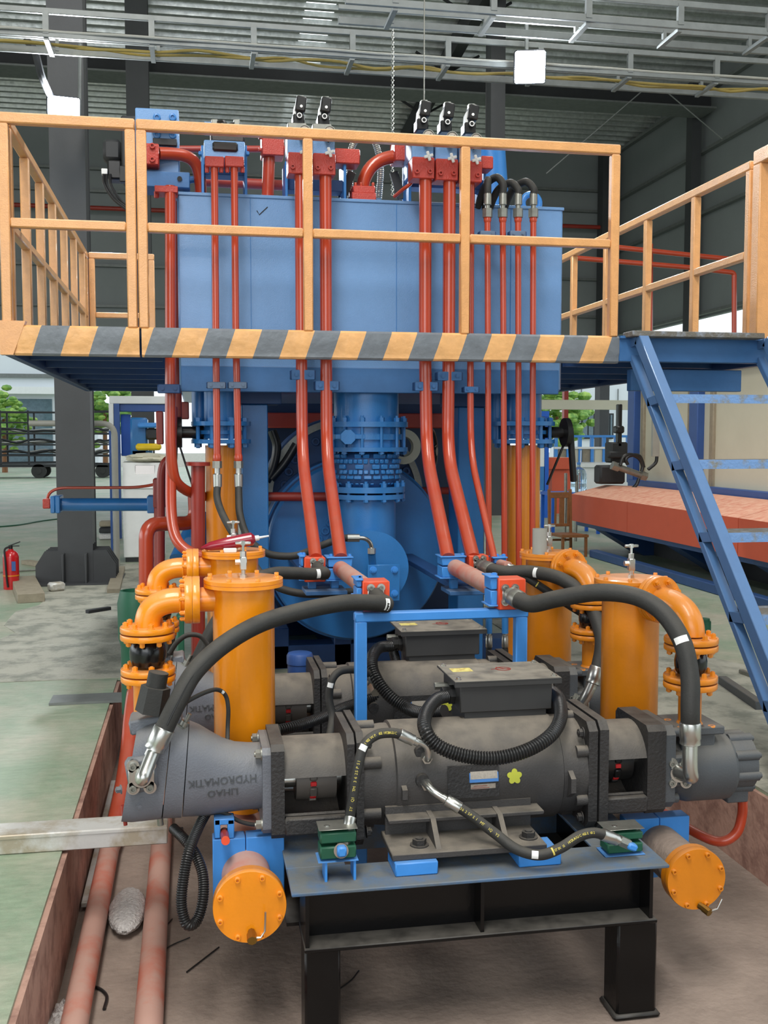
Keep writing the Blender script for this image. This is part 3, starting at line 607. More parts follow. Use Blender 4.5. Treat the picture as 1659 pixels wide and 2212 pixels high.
# big block far left of tank top
bb = thing('valve_manifold', 'tall blue valve manifold block with large socket bolts behind the left railing', 'valve', P(355, 400, 6.25))
s = MB(); pb(s, 294, 386, 237, 372, 6.25, .25, .006); part('manifold_block', s, 'blue_tank', bb)
for x in (339, 373):
    for y in (254, 292): bolt(bb, P(x, y, 6.25), (0, -1, 0), .021, .012, 'blue', 'socket')
s = MB(); pb(s, 325, 375, 262, 276, 6.17, .08, .008); part('cover', s, 'plastic_black', bb)
s = MB(); pb(s, 340, 358, 264, 275, 6.155, .015, .002); part('name_plate', s, 'white', bb)
s = MB(); pb(s, 330, 382, 300, 312, 6.22, .03); part('recess_shade', s, 'dark', bb)  # raised dark strip; its colour stands in for the shade of a slot
s = MB(); pb(s, 296, 343, 310, 354, 6.12, .12, .006); fb = part('flange_block', s, 'red_valve', bb)
for x in (301, 329):
    for y in (316, 345): bolt(bb, P(x, y, 6.12), (0, -1, 0), .016, .016, 'red_valve', 'socket')
s = MB(); pb(s, 297, 410, 372, 402, 6.16, .22, .005); part('lower_block', s, 'blue_deck', bb)
s = MB(); s.cyl(P(388, 386, 6.16), P(388, 386, 6.15), .014, n=14); part('plug', s, 'dark', bb)
s = MB(); pb(s, 334, 384, 402, 414, 6.02, .14); part('bottom_flange', s, 'red_valve', bb)
for x in (338, 378): bolt(bb, P(x, 414, 6.08), (0, 0, -1), .014, .035, 'red_valve', 'socket')
pipe('bent_pipe', 'thick red pipe bending down from the left flange block behind the railing', [(343, 331, 6.2), (405, 333, 6.25), (432, 365, 6.3), (434, 425, 6.35)], 13, 'red', .12)
pipe('bent_pipe', 'red pipe running back behind the slim pipe pair on the tank top', [(385, 322, 6.7), (640, 322, 6.7)], 7, 'red_dark')
pipe('bent_pipe', 'horizontal red pipe lying low over the tank top behind the stands', [(440, 392, 6.6), (640, 402, 6.6), (660, 430, 6.6)], 11, 'red_dark', .06)
# black solenoids further left with cables
sc_ = thing('solenoid_cluster', 'cluster of black solenoid valves with hanging cables at the left end behind the railing', 'valve', P(270, 395, 6.5))
s = MB(); pb(s, 263, 298, 250, 390, 6.5, .18, .01); part('valve_body', s, 'dark', sc_)
s = MB(); pb(s, 222, 262, 300, 345, 6.52, .14, .02); part('solenoid_coil', s, 'dark', sc_)
s = MB(); pb(s, 232, 262, 345, 386, 6.52, .12, .01); part('solenoid_coil', s, 'plastic_black', sc_)
s = MB(); pb(s, 219, 232, 364, 376, 6.5, .05, .003); part('plug', s, 'white', sc_)
s = MB(); pb(s, 258, 272, 358, 392, 6.46, .06, .004); part('plug', s, 'plastic_black', sc_)
for a in (0, 6, 14): s = MB(); s.tube(spline([P(224+a, 376, 6.5), P(226+a, 400, 6.5), P(245+a, 430, 6.5), P(272+a, 452, 6.5), P(300+a, 478, 6.5), P(302+a, 520, 6.5)]), .008, 8); part('cable', s, 'plastic_black', sc_)
# red blocks & elbows over the tank
def flgpipe(label, x0, x1, ytop, ymid, ybot, Y, px0, px1):
    t = thing('flanged_pipe', label, 'pipe', P((px0+px1)/2, ybot, Y)); s = MB(); pb(s, x0, x1, ytop, ymid, Y, .15, .006); part('flange_block', s, 'red_valve', t)
    c = (px0+px1)/2; r = S(c, Y, (px1-px0)/2); s = MB(); s.cyl(V((X(c, Y), Y+.07, tz1-.01)), P(c, ymid-2, Y)+V((0, .07, 0)), r, n=18); part('pipe', s, 'red', t)
    for y in (ytop+12, ymid-10): bolt(t, P(x0, y, Y+.05), (-1, 0, 0), .012, .02, 'red_valve', 'socket')
    s = MB(); a = P(px0-6, 412, Y); b = P(px1+6, 412, Y); s.bx(a.x, b.x, Y, Y+.14, tz1, tz1+.03, .004); part('foot_flange', s, 'red_valve', t)
flgpipe('red pipe stub with a square flange block left of the relief valve pair', 566, 614, 285, 334, 415, 6.35, 570, 596)
blk('flange_block', 'red square flange block right of the relief valve pair', 724, 778, 322, 352, 6.15, .14, 'red_valve')
for x in (446, ): pass
el = thing('elbow_pipe', 'thick glossy red elbow pipe curving down onto the tank top left of the three valves', 'pipe', P(787, 428, 6.3))
s = MB(); s.tube(rpath([P(872, 338, 6.3), P(795, 336, 6.3), P(783, 404, 6.3)], .26, 10), S(800, 6.3, 14), 20); part('pipe', s, 'red', el)
s = MB(); pb(s, 763, 811, 402, 416, 6.2, .18, .005); s.bx(P(760, 428, 6.2).x, P(812, 428, 6.2).x, 6.19, 6.39, tz1, P(800, 417, 6.2).z, .003); part('foot_flange', s, 'red_valve', el)
for x in (768, 780, 806): bolt(el, P(x, 402, 6.22), (0, 0, 1), .009, .02, 'red', 'socket')
s = MB(); pb(s, 853, 882, 298, 346, 6.22, .16, .006); part('flange_block', s, 'red_valve', el)
blk('side_manifold', 'tall blue valve body behind the flange block of the glossy red elbow', 880, 930, 300, 385, 6.14, .12, 'blue_tank')
blk('flange_block', 'red square flange block beside the rightmost relief valve', 1040, 1066, 337, 364, 6.06, .12, 'red_valve')
s = MB(); s.tube(spline([P(892, 350, 6.05), P(890, 378, 6.05), P(888, 395, 6.05), P(872, 408, 6.08), P(852, 425, 6.15)]), .011, 8); s.cyl(P(892, 352, 6.05), P(892, 366, 6.05), .018, n=6); solo('small_pipe', s, 'red', 'thin red tube curving down in front of the tall blue valve body', 'pipe')
s = MB(); s.cyl((X(1072, 6.7), 6.75, tz1), P(1072, 296, 6.6)+V((0, .15, 0)), S(1072, 6.7, 32), n=32); a = P(1072, 296, 6.6)+V((0, .15, 0)); s.sph(a, S(1072, 6.7, 31.5), 24, 10, (1, 1, .25)); solo('accumulator', s, 'blue', 'upright blue cylinder standing on the tank behind the looped hoses', 'cylinder')
s = MB(); s.corr(spline([P(757, 430, 6.4), P(757, 330, 6.4), P(782, 293, 6.45), P(808, 305, 6.5), P(822, 360, 6.5), P(818, 430, 6.5)]), S(780, 6.4, 7), .012); solo('braided_hose', s, 'steel_dull', 'steel braided hose arching behind the glossy red elbow', 'hose')
for xx, nm in ((738, 'left of'), (868, 'right of')):
    s = MB(); s.bar(P(xx, 430, 6.35), P(xx-18 if xx > 800 else xx+22, 372, 6.35), .05, .03, (0, 1, 0)); solo('diagonal_strut', s, 'dark', 'dark diagonal strut %s the red elbow on the tank top' % nm, 'bracket')
# --- central blue pipe, butterfly valve, rubber joint and tee
Yc = 6.35; cx = 791
def cz(py): return Z(cx, py, Yc)
cX = X(cx, Yc); r1 = S(cx, Yc, 70)
cp = thing('suction_pipe', 'large blue vertical pipe dropping from the tank to the round blue end cap', 'pipe', (cX, Yc, cz(1230)))
s = MB(); s.cyl((cX, Yc, tz0+.02), (cX, Yc, cz(912)), r1, n=40); part('upper_pipe', s, 'blue', cp)
fl = [(912, 923, 86), (966, 975, 86), (1050, 1062, 80), (1066, 1076, 80)]
for a, b, r in fl:
    s = MB(); s.cyl((cX+.012, Yc, cz(b)), (cX+.012, Yc, cz(a)), S(cx, Yc, r), n=48); part('flange', s, 'blue', cp)
s = MB(); s.cyl((cX, Yc, cz(968)), (cX, Yc, cz(922)), S(cx, Yc, 72), n=40)
s.cyl((cX, Yc, cz(950)), (cX, Yc, cz(938)), S(cx, Yc, 78), n=40); vb = part('butterfly_valve', s, 'blue', cp)
s = MB(); q = P(752, 944, Yc-.24); s.cyl(q, q+V((0, .08, 0)), S(cx, Yc, 16), n=8, ph=PI/8); pb(s, 724, 790, 938, 949, Yc-.22, .06, .004); part('valve_stem_cover', s, 'blue', vb)
ro = S(cx, Yc, 80)
def studs(y0, y1, n, R, ph=0.2, rr=.016):
    for i in range(n):
        t = 2*PI*i/n+ph; p = V((cX+.012+math.cos(t)*R, Yc+math.sin(t)*R, 0)); m = MB(); za, zb = cz(y1), cz(y0)
        m.cyl((p.x, p.y, za-.02), (p.x, p.y, zb+.036), rr*.6, n=8)
        m.cyl((p.x, p.y, zb), (p.x, p.y, zb+.024), rr*1.15, n=6); m.cyl((p.x, p.y, za-.014), (p.x, p.y, za), rr*1.15, n=6); part('stud_bolt', m, 'blue', cp)
studs(912, 975, 12, ro*.98); studs(1050, 1076, 12, ro*.93, .3)
s = MB(); rb = S(cx, Yc, 73); h = cz(977)-cz(1050)
s.lathe((cX, Yc, cz(1050)), (0, 0, 1), [(rb*.86, 0), (rb*.96, h*.12), (rb, h*.3), (rb*1.0, h*.62), (rb*.95, h*.84), (rb*.8, h)], 48); bl = part('rubber_joint', s, 'blue_dark', cp, 'cracked blue painted rubber bellows')
# cracked paint scales on the bellows
random.seed(5)
s = MB()
for k in range(6):
    zk = cz(1046)+h*(k+.5)/6.5; f = (k+.5)/6.5; rk = rb*(.87+.16*math.sin(PI*min(1, f*1.02))); n = 24 if k % 2 else 40
    for i in range(n):
        if random.random() < .13: continue
        t = 2*PI*(i+random.uniform(-.15, .15)+.5*(k % 2))/n
        if math.sin(t) > .3: continue
        R = Matrix.Rotation(t, 3, 'Z')@Matrix.Rotation((f-.5)*1.1, 3, 'Y')
        s.box((cX+math.cos(t)*rk, Yc+math.sin(t)*rk, zk), (.016, rk*2*PI/n*random.uniform(.7, .9), h/6.5*random.uniform(.72, .86)), .003, R)
part('paint_scales', s, 'blue', bl)
s = MB(); s.cyl((cX+.0, Yc, cz(1225)), (cX, Yc, cz(1076)), S(cx, Yc, 64), n=40); part('lower_pipe', s, 'blue', cp)
# tee: horizontal barrel with round end cap facing the camera
Yt = 6.02; tc = P(803, 1228, Yt); R_ = S(803, Yt, 82)
s = MB(); s.cyl((tc.x, Yt+.02, tc.z), (tc.x, 7.0, tc.z), S(803, Yt, 76), n=40); part('tee_barrel', s, 'blue', cp)
s = MB(); s.cyl((tc.x, Yt, tc.z), (tc.x, Yt+.025, tc.z), R_, n=56); s.cyl((tc.x, Yt+.04, tc.z), (tc.x, Yt+.065, tc.z), R_, n=56); part('end_cap', s, 'blue', cp)
pm = thing('flange_port', 'square blue port plate with four bolts on the round end cap', 'fitting', P(830, 1300, 5.9))
s = MB(); pb(s, 795, 864, 1219, 1300, 5.88, .02, .003); part('port_plate', s, 'blue', pm)
for x in (806, 852):
    for y in (1231, 1282): bolt(pm, P(x, y, 5.88), (0, -1, 0), .016, .02, 'blue_bright'); s = MB(); s.cyl(P(x, y-4, 5.9), P(x-8, y-8, 6.03), .011, n=10); part('stud', s, 'blue_dark', pm)
s = MB(); s.cyl(P(805, 1222, 5.93), P(803, 1196, 5.88), .022, n=14); part('stub', s, 'blue', pm)
# --- press drum
Yd = 6.75; dc = P(772, 1190, Yd); rd = S(772, Yd, 196)
dr = thing('press_cylinder', 'huge round blue press cylinder lying behind the central pipe', 'cylinder', (dc.x, 7.6, dc.z-rd))
s = MB(); s.cyl((dc.x, Yd+.12, dc.z), (dc.x, 8.4, dc.z), rd*1.02, n=96); part('barrel', s, 'blue_dark', dr)
s = MB(); s.lathe((dc.x, Yd, dc.z), (0, 1, 0), [(rd*.98, 0), (rd, .02), (rd, .12), (rd*1.04, .13), (rd*1.04, .16)], 96); part('cover_plate', s, 'blue', dr)
u = P(720, 1120, Yd)
for q_ in ((688, 1164), (702, 1146), (712, 1128)): bolt(dr, P(*q_, Yd), (0, -1, 0), .028, .02, 'blue', 'socket')
Y2 = 7.3; d2 = P(745, 1075, Y2); r2 = S(745, Y2, 175)
rr_ = thing('ram_flange', 'large round dark blue ram flange with a ring of bolts above the press cylinder', 'cylinder', (d2.x, Y2, d2.z-r2))
s = MB(); s.cyl((d2.x, Y2, d2.z), (d2.x, Y2+.3, d2.z), r2, n=80); part('flange', s, 'blue_dark', rr_)
s = MB(); s.ring((d2.x, Y2-.03, d2.z), (0, 1, 0), r2*.98, r2*.9, .03, 80); part('seal_ring', s, 'steel_dull', rr_)
ringbolts(rr_, (d2.x+.02, Y2, d2.z), (0, -1, 0), r2*.8, 30, .03, .03, 'blue_dark', 'socket')
bd = thing('beam_frame', 'dark blue beam base under the press cylinder', 'frame', (X(740, 7.3), 7.3, 0))
for x in (600, 735, 900): s = MB(); a = X(x, 7.2); s.bx(a-.06, a+.06, 7.1, 8.4, 0.0, max(.02, dc.z-rd*.95), .005); part('post', s, 'blue_dark', bd)
s = MB(); s.bx(X(560, 7.15), X(1100, 7.15), 7.1, 7.3, 0, .16, .004); part('beam', s, 'blue_dark', bd)
s = MB(); s.bx(X(560, 7.15), X(1100, 7.15), 8.3, 8.5, 0, .16, .004); part('beam', s, 'blue_dark', bd)
pf = thing('press_housing', 'dark blue press frame closing the space behind the press cylinder', 'frame', (X(790, 9), 9, 0))
s = MB(); s.bx(X(560, 9), X(1048, 9), 9.0, 9.5, 0, 1.9, .01); part('frame_block', s, 'blue_navy', pf)
s = MB(); s.bx(X(560, 9), X(1048, 9), 8.9, 9.0, Z(790, 925, 9), Z(790, 893, 9), .01); part('cross_beam', s, 'red_dark', pf)
s = MB(); s.tube([P(560, 1073, 6.62), P(712, 1073, 6.62)], S(600, 6.62, 10), 16); solo('horizontal_pipe', s, 'red_dark', 'dark red pipe running level behind the two left risers', 'pipe')
s = MB(); s.tube([P(900, 1060, 7.2), P(1010, 1060, 7.2)], S(900, 7.2, 8), 16); solo('horizontal_pipe', s, 'red_dark', 'dark red pipe running level behind the two right risers', 'pipe')
hw = P(930, 975, 6.9); ht = thing('handwheel', 'black spoked handwheel seen between the thick right risers', 'handwheel', hw-V((0, 0, .15)))
s = MB(); s.torus(hw, (1, -.55, 0), S(930, 6.9, 47), .012, 36, 8); part('rim', s, 'plastic_black', ht)
s = MB(); q = V((.482, .876, 0))
for k in range(3):
    t = PI*2*k/3+.3; s.bar(hw, hw+(q*math.cos(t)+V((0, 0, 1))*math.sin(t))*S(930, 6.9, 46), .014, .014)
s.cyl(hw-V((.04, -.02, 0)), hw+V((.04, -.02, 0)), .03, n=12); part('spokes', s, 'plastic_black', ht)
s = MB(); q = P(872, 965, 7.0); s.ring(q, (0, 1, 0), S(872, 7, 38), S(872, 7, 22), .08, 40); solo('ring_flange', s, 'cream', 'pale ring flange peeping out right of the butterfly valve', 'flange')
for i, pts in enumerate((((588, 930, 7.0), (598, 965, 7.0), (590, 1010, 7.0), (575, 1040, 7.0)), ((640, 960, 7.0), (615, 1000, 7.0), (585, 1035, 7.0)))):
    s = MB(); s.tube(spline([P(*p) for p in pts]), .03, 10); solo('hydraulic_hose', s, 'plastic_black', ('black hose curving beside the left blue support post', 'black hose slanting behind the first thick red riser')[i], 'hose')
# --- blue support posts
def post(label, px0, px1, py0, Y, d, m='blue'):
    a = X(px0, Y); b = X(px1, Y); t = thing('support_post', label, 'post', ((a+b)/2, Y+d/2, 0)); s = MB(); s.bx(a, b, Y, Y+d, 0, Z(px0, py0, Y)-.02, .006); part('post', s, m, t)
    s = MB(); s.bx(a-.05, b+.08, Y-.05, Y+d+.05, Z(px0, py0, Y)-.02, tz0+.02, .004); part('cap_plate', s, 'blue_dark', t)
post('wide blue steel post under the tank, left of the press cylinder', 522, 579, 866, 6.45, .25)
post('blue steel post under the tank, right of the press cylinder', 990, 1047, 872, 6.45, .25)
# --- orange suction pipes with blue butterfly valves under the tank
def suction(label, cx, px0, px1, lever, Y=6.3, mt='orange_r', ybase=1500):
    x = X(cx, Y); t = thing('suction_line', label, 'pipe', (x, Y, PZB)); r = S(cx, Y, (px1-px0)/2); zz = lambda py: Z(cx, py, Y)
    s = MB(); s.cyl((x, Y, PZB), (x, Y, zz(962)), r, n=32); part('pipe', s, mt, t)
    s = MB(); s.cyl((x, Y, zz(910)), (x, Y, tz0+.02), r*1.05, n=32); s.cyl((x-r*1.3, Y+.12, zz(950)), (x-r*1.3, Y+.12, tz0+.02), r*.5, n=24); part('upper_pipe', s, 'blue', t)
    s = MB(); s.cyl((x, Y, zz(948)), (x, Y, zz(920)), r*1.1, n=32); s.cyl((x, Y, zz(938)), (x, Y, zz(930)), r*1.35, n=32); vb = part('butterfly_valve', s, 'blue', t)
    for a, b in ((920, 911), (958, 949)): s = MB(); s.cyl((x, Y, zz(a)), (x, Y, zz(b)), r*1.85, n=40); part('flange', s, 'blue', t)
    for i in range(8):
        q = 2*PI*i/8+.39; p = V((x+math.cos(q)*r*1.55, Y+math.sin(q)*r*1.55, 0)); m = MB(); m.cyl((p.x, p.y, zz(968)), (p.x, p.y, zz(902)), .012, n=8); m.cyl((p.x, p.y, zz(911)), (p.x, p.y, zz(903)), .022, n=6); m.cyl((p.x, p.y, zz(966)), (p.x, p.y, zz(958)), .022, n=6); part('stud_bolt', m, 'blue', t)
    sg = lever; s = MB(); s.cyl((x+sg*r*1.1, Y, zz(934)), (x+sg*r*2.5, Y, zz(934)), .035, n=16); s.cyl((x+sg*r*2.4, Y-.03, zz(934)), (x+sg*r*2.7, Y-.03, zz(934)), .09, n=24); hd = part('gearbox', s, 'plastic_black', vb)
    s = MB(); a = V((x+sg*r*2.75, Y-.05, zz(924))); s.bar(a, a+V((sg*.02, -.02, -.34)), .03, .05, (0, 1, 0), .006); part('lever', s, 'plastic_black', vb)
    s = MB(); a = V((x+sg*r*2.72, Y, zz(945))); s.bar(a, a+V((-sg*.12 if sg > 0 else .09, .02, -.3)), .012, .02, (0, 1, 0), .003); part('latch', s, 'plastic_black', vb)
    return t
suction('left orange suction pipe with blue butterfly valve under the tank', 478, 443, 512, -1)
suction('right orange suction pipe with blue butterfly valve behind the slim red pipes', 1131, 1096, 1168, 1)
# --- red pipe tangle at the left
pipe('return_pipe', 'long dark red pipe dropping from the left manifold and hooking right at the bottom', [(368, 402, 6.05), (368, 1000, 6.05), (385, 1060, 6.1), (440, 1073, 6.3)], 11.5, 'red', .25, 18)
pipe('return_pipe', 'dark red pipe running down behind the longest left pipe', [(384, 430, 6.3), (384, 820, 6.3), (385, 905, 6.3)], 8, 'red_dark', .1)
pipe('return_pipe', 'thick red pipe looping level then down to the floor at far left', [(420, 1052, 6.5), (424, 1130, 6.5), (316, 1132, 6.3), (316, 1300, 6.3)], 15.5, 'red', .09, 20)
pipe('return_pipe', 'thin red pipe hooking over at the top beside the red cylinder block', [(372, 990, 6.9), (348, 992, 6.9), (347, 1230, 6.9)], 9, 'red_dark', .14)
pipe('return_pipe', 'red pipe sweeping right at its foot behind the rear left filter', [(372, 880, 6.2), (369, 1000, 6.12), (369, 1140, 6.0), (395, 1192, 5.9), (440, 1202, 5.9)], 11.5, 'red', .3, 18)
fp = thing('flanged_pipe', 'thick vertical dark red flanged pipe left of the orange suction pipe', 'pipe', P(427, 1330, 6.15)*1); s = MB(); s.cyl(P(428, 1500, 6.15), P(428, 998, 6.15), S(428, 6.15, 15), n=24); part('pipe', s, 'red_dark', fp)
s = MB(); s.cyl(P(428, 1006, 6.15), P(428, 998, 6.15), S(428, 6.15, 26), n=28); part('flange', s, 'red_dark', fp)
clampplate('blue clamp gripping the long dark red pipe at the left of the tank', 342, 388, 830, 849, YC+.0, 'blue_dark', .1)
cy = thing('hydraulic_cylinder', 'horizontal blue hydraulic cylinder sticking out to the left', 'cylinder', P(220, 1110, 7.2))
s = MB(); s.cyl(P(128, 1090, 7.2), P(325, 1090, 7.2), S(200, 7.2, 14), n=28); part('barrel', s, 'blue', cy)
for x0, x1 in ((109, 118), (119, 129), (318, 334)): s = MB(); pb(s, x0, x1, 1072, 1109, 7.1, .2, .005); part('end_flange', s, 'blue', cy)
s = MB(); pb(s, 92, 108, 1078, 1099, 7.14, .12, .005); part('port_block', s, 'red_valve', cy)
s = MB(); s.tube(rpath([P(102, 1080, 7.2), P(104, 1054, 7.2), P(310, 1053, 7.2), P(338, 1045, 7.15)], .12), S(200, 7.2, 3.2), 10); part('feed_tube', s, 'red', cy)
blk('red_block', 'dark red port block behind the long return pipe, beside the gantry', 338, 352, 888, 960, 6.35, .15, 'red_dark')
blk('red_block', 'dark red port block right of the long return pipe under the platform', 378, 408, 868, 905, 6.6, .15, 'red_dark')
s = MB(); pb(s, 331, 357, 1034, 1097, 7.0, .2, .006); part('valve_block', s, 'red_dark', cy)
s = MB(); s.cyl(P(344, 1097, 7.1), P(344, 1230, 7.1), .035, n=14); part('support_pipe', s, 'red_dark', cy)
sp = thing('angled_cylinder', 'small slanted blue cylinder with a bolt behind the left red pipes', 'cylinder', P(405, 1230, 6.7)); s = MB(); s.cyl(P(395, 1215, 6.7), P(440, 1120, 6.9), .09, n=24); part('barrel', s, 'blue', sp); bolt(sp, P(409, 1174, 6.6), (0, -1, .2), .03, .02, 'blue')
# --- manifold brackets and level pipes to the blue portal
def bracket(label, px0, px1, ytop, ybot, Y):
    t = thing('manifold_bracket', label, 'bracket', P((px0+px1)/2, ybot+8, Y)); s = MB(); a = P(px0, ybot, Y); b = P(px1, ybot+7, Y); s.bx(a.x, b.x, Y-.06, Y+.14, b.z, a.z, .003); part('shelf', s, 'blue_deck', t)
    for f in (.2, .75): x = a.x+(b.x-a.x)*f; s = MB(); s.bx(x-.02, x+.02, Y+.02, Y+.06, a.z, P(px0, ytop, Y).z, .003); part('leg', s, 'blue', t)
    x = (a.x+b.x)/2; s = MB(); s.bx(x-.05, x+.05, Y+.12, Yd+.1, b.z, b.z+.03, .003); part('arm', s, 'blue_dark', t); return t
bracket('blue shelf bracket carrying the left pair of manifold blocks', 658, 747, 1255, 1274, YB)
bracket('blue shelf bracket carrying the right manifold blocks', 966, 1054, 1250, 1274, YB)
def hoseflange(par, c, ax, sc=1.0, yaw=0):
    """split flange: two half plates with four socket bolts round a hose end; ax = outward axis"""
    u, v, a = onb(ax); R = Matrix((u, v, a)).transposed(); s = MB(); h = .013*sc
    for sg in (-1, 1):
        for q in (-1, 1):
            s.cyl(c+u*sg*.021*sc+v*q*.029*sc, c+u*sg*.021*sc+v*q*.029*sc+a*h, .0165*sc, n=16)
        s.box(c+u*sg*.0175*sc+a*h/2, (.031*sc, .062*sc, h), .003, R)
    s.cyl(c, c+a*h*1.5, .026*sc, n=20)
    f = part('split_flange', s, 'steel', par, 'silver split flange')
    for sg in (-1, 1):
        for q in (-1, 1): bolt(par, c+u*sg*.021*sc+v*q*.029*sc+a*h, a, .0095*sc, .011*sc, 'steel_dull', 'socket')
def mblock(label, px0, px1, py0, py1, Y, d=.1, m='red_block'):
    t = thing('manifold_block', label, 'block', P((px0+px1)/2, py1, Y)); s = MB(); pb(s, px0, px1, py0, py1, Y, d, .004); part('block_body', s, m, t); return t
def bclamp(label, px0, px1, py0, py1, Y, d=.11):
    t = thing('pipe_clamp', label, 'clamp', P((px0+px1)/2, py1, Y)); zm = (py0+py1)/2-3
    s = MB(); pb(s, px0, px1, py0, zm-.7, Y, d, .004); part('clamp_half', s, 'blue_bright', t); s = MB(); pb(s, px0, px1, zm+.7, py1, Y, d, .004); part('clamp_half', s, 'blue_bright', t)
    s = MB(); pb(s, px0-3, px1+3, py0-3, py0+1, Y-.01, d+.02, .002); part('top_plate', s, 'blue_bright', t)
    s = MB(); pb(s, px0-4, px1+4, py1-1, py1+3, Y-.01, d+.02, .002); part('bottom_plate', s, 'blue_bright', t)
    for x in (px0+6, px1-6): bolt(t, P(x, py0-3, Y+d/2), (0, 0, 1), .011, .016, 'blue_bright')
    return t
b1 = mblock('red manifold block at the foot of the first thick red riser', 658, 703, 1204, 1258, YB-.02)
bclamp('blue clamp block at the foot of the second thick red riser', 709, 761, 1206, 1253, YB)
bclamp('blue clamp block at the foot of the third thick red riser', 955, 1005, 1204, 1248, YB)
b3 = mblock('small red manifold block at the foot of the right risers, with a hose flange', 1014, 1056, 1200, 1247, YB-.02)
bclamp('smallest blue clamp block beside the small red manifold block', 1068, 1094, 1206, 1236, YB, .07)
bclamp('thin blue clamp at the left of the first red manifold block', 650, 656, 1203, 1252, YB, .1)
YF = 4.17
pipe('level_pipe', 'dusty red pipe running forward from the left blue clamp block to the portal', [(736, 1229, YB-.0), (812, 1285, YF+.1)], 17.5, 'red_dusty', n=24)
pipe('level_pipe', 'dusty red pipe running forward from the right blue clamp block to the portal', [(984, 1226, YB), (1088, 1282, YF+.1)], 18, 'red_dusty', n=24)
pipe('level_pipe', 'short dusty red pipe stub in the smallest blue clamp block', [(1080, 1217, YB-.0), (1098, 1222, YB-.2)], 9, 'red_dusty', n=18)
b2 = mblock('red manifold block on the left end of the blue portal', 784, 842, 1255, 1321, YF-.05, .11)
b4 = mblock('red manifold block on the right end of the blue portal', 1077, 1136, 1250, 1318, YF-.05, .11)
bclamp("narrow blue clamp beside the red block on the portal's left end", 771, 782, 1254, 1291, YF-.03, .1)
bclamp("narrow blue clamp beside the red block on the portal's right end", 1060, 1075, 1248, 1308, YF-.03, .1)
# portal
po = thing('portal_frame', 'bright blue square tube portal standing between the two motors', 'frame', (X(950, YF), YF, PZB))
zt = Z(950, 1317, YF); zb = Z(950, 1337, YF); xa = X(764, YF); xb = X(1141, YF)
s = MB(); s.bx(xa, xb, YF-.03, YF+.02, zb, zt, .005); part('top_beam', s, 'blue_bright', po)
for x0, x1 in ((X(765, YF), X(790, YF)), (X(1114, YF), X(1139, YF))): s = MB(); s.bx(x0, x1, YF-.03, YF+.02, PZB, zb+.004, .005); part('leg', s, 'blue_bright', po)
# ================================================================ FRONT MACHINERY
DY = 1.0
def arcsolid(mb, x0, x1, c, ro, ri, a0, a1, n=14):
    """part of a tube wall along X between angles a0..a1 (degrees, 0 = +Y, 90 = up)"""
    rs = []
    for x in (x0, x1):
        ring = []
        for r, rng in ((ro, range(n+1)), (ri, range(n, -1, -1))):
            for i in rng:
                t = math.radians(a0+(a1-a0)*i/n); ring.append(V((x, c.y+math.cos(t)*r, c.z+math.sin(t)*r)))
        rs.append(ring)
    return mb.rings(rs)
def sqplate(mb, x0, x1, c, hz, hy, ch):
    q = [(-hy+ch, -hz), (hy-ch, -hz), (hy, -hz+ch), (hy, hz-ch), (hy-ch, hz), (-hy+ch, hz), (-hy, hz-ch), (-hy, -hz+ch)]
    return mb.rings([[V((x, c.y+a, c.z+b)) for a, b in q] for x in (x0, x1)])
# ---------------- support frame of the motors
ZF = P(1447, 1868, 3.2).z; fx0 = P(630, 1912, 3.2).x; fx1 = P(1447, 1868, 3.2).x; ZFB = ZF-.2
fr = thing('motor_frame', 'black steel I-beam frame with dusty blue top flange carrying the motors', 'frame', ((fx0+fx1)/2, 3.2, PZB))
def hbeam_x(y, x0, x1, m='black_paint'):
    s = MB(); s.bx(x0, x1, y, y+.2, ZF-.012, ZF, .003); part('top_flange', s, 'flange_dusty', fr); s = MB(); s.bx(x0+.05, x1-.05, y+.092, y+.104, ZFB+.012, ZF-.012); s.bx(x0+.04, x1-.04, y, y+.2, ZFB, ZFB+.014, .003); part('beam', s, 'black_paint', fr)
hbeam_x(3.2, fx0, fx1)
s = MB(); x = X(1052, 3.2); s.bx(x-.006, x+.006, 3.215, 3.29, ZFB+.01, ZF-.012); part('stiffener', s, 'black_paint', fr)
for x in (fx0+.05, fx1-.06): s = MB(); s.bx(x-.006, x+.006, 3.21, 3.39, ZFB+.01, ZF-.012); part('end_plate', s, 'black_paint', fr)
for y in (3.95, 4.3, 5.15): s = MB(); s.bx(fx0+.02, fx1-.02, y, y+.14, ZF-.012, ZF, .003); s.bx(fx0+.05, fx1-.05, y+.06, y+.075, ZFB, ZF-.012); part('cross_beam', s, 'flange_dusty', fr)
for x in (fx0, fx1-.2):
    s = MB(); s.bx(x, x+.2, 3.4, 5.3, ZF-.012, ZF, .003); part('top_flange', s, 'flange_dusty', fr); s = MB(); s.bx(x+.09, x+.11, 3.4, 5.3, ZFB, ZF-.012); s.bx(x, x+.2, 3.4, 5.3, ZFB, ZFB+.012); part('beam', s, 'black_paint', fr)
for xa_, xb_ in ((658, 736), (1334, 1420)):
    for y in (3.23, 5.1):
        xl = P(xa_, 2060, 3.23).x; xr = P(xb_, 2060, 3.23).x
        if y > 4: xl, xr = xl, xr
        s = MB(); s.bx(xl, xr, y, y+.12, PZB, ZFB+.001, .008); lg = part('leg', s, 'black_paint', fr)
        s = MB(); s.bx(xl-.012, xr+.012, y-.012, y+.132, PZB, PZB+.02, .008); part('foot_plate', s, 'black_paint', lg)
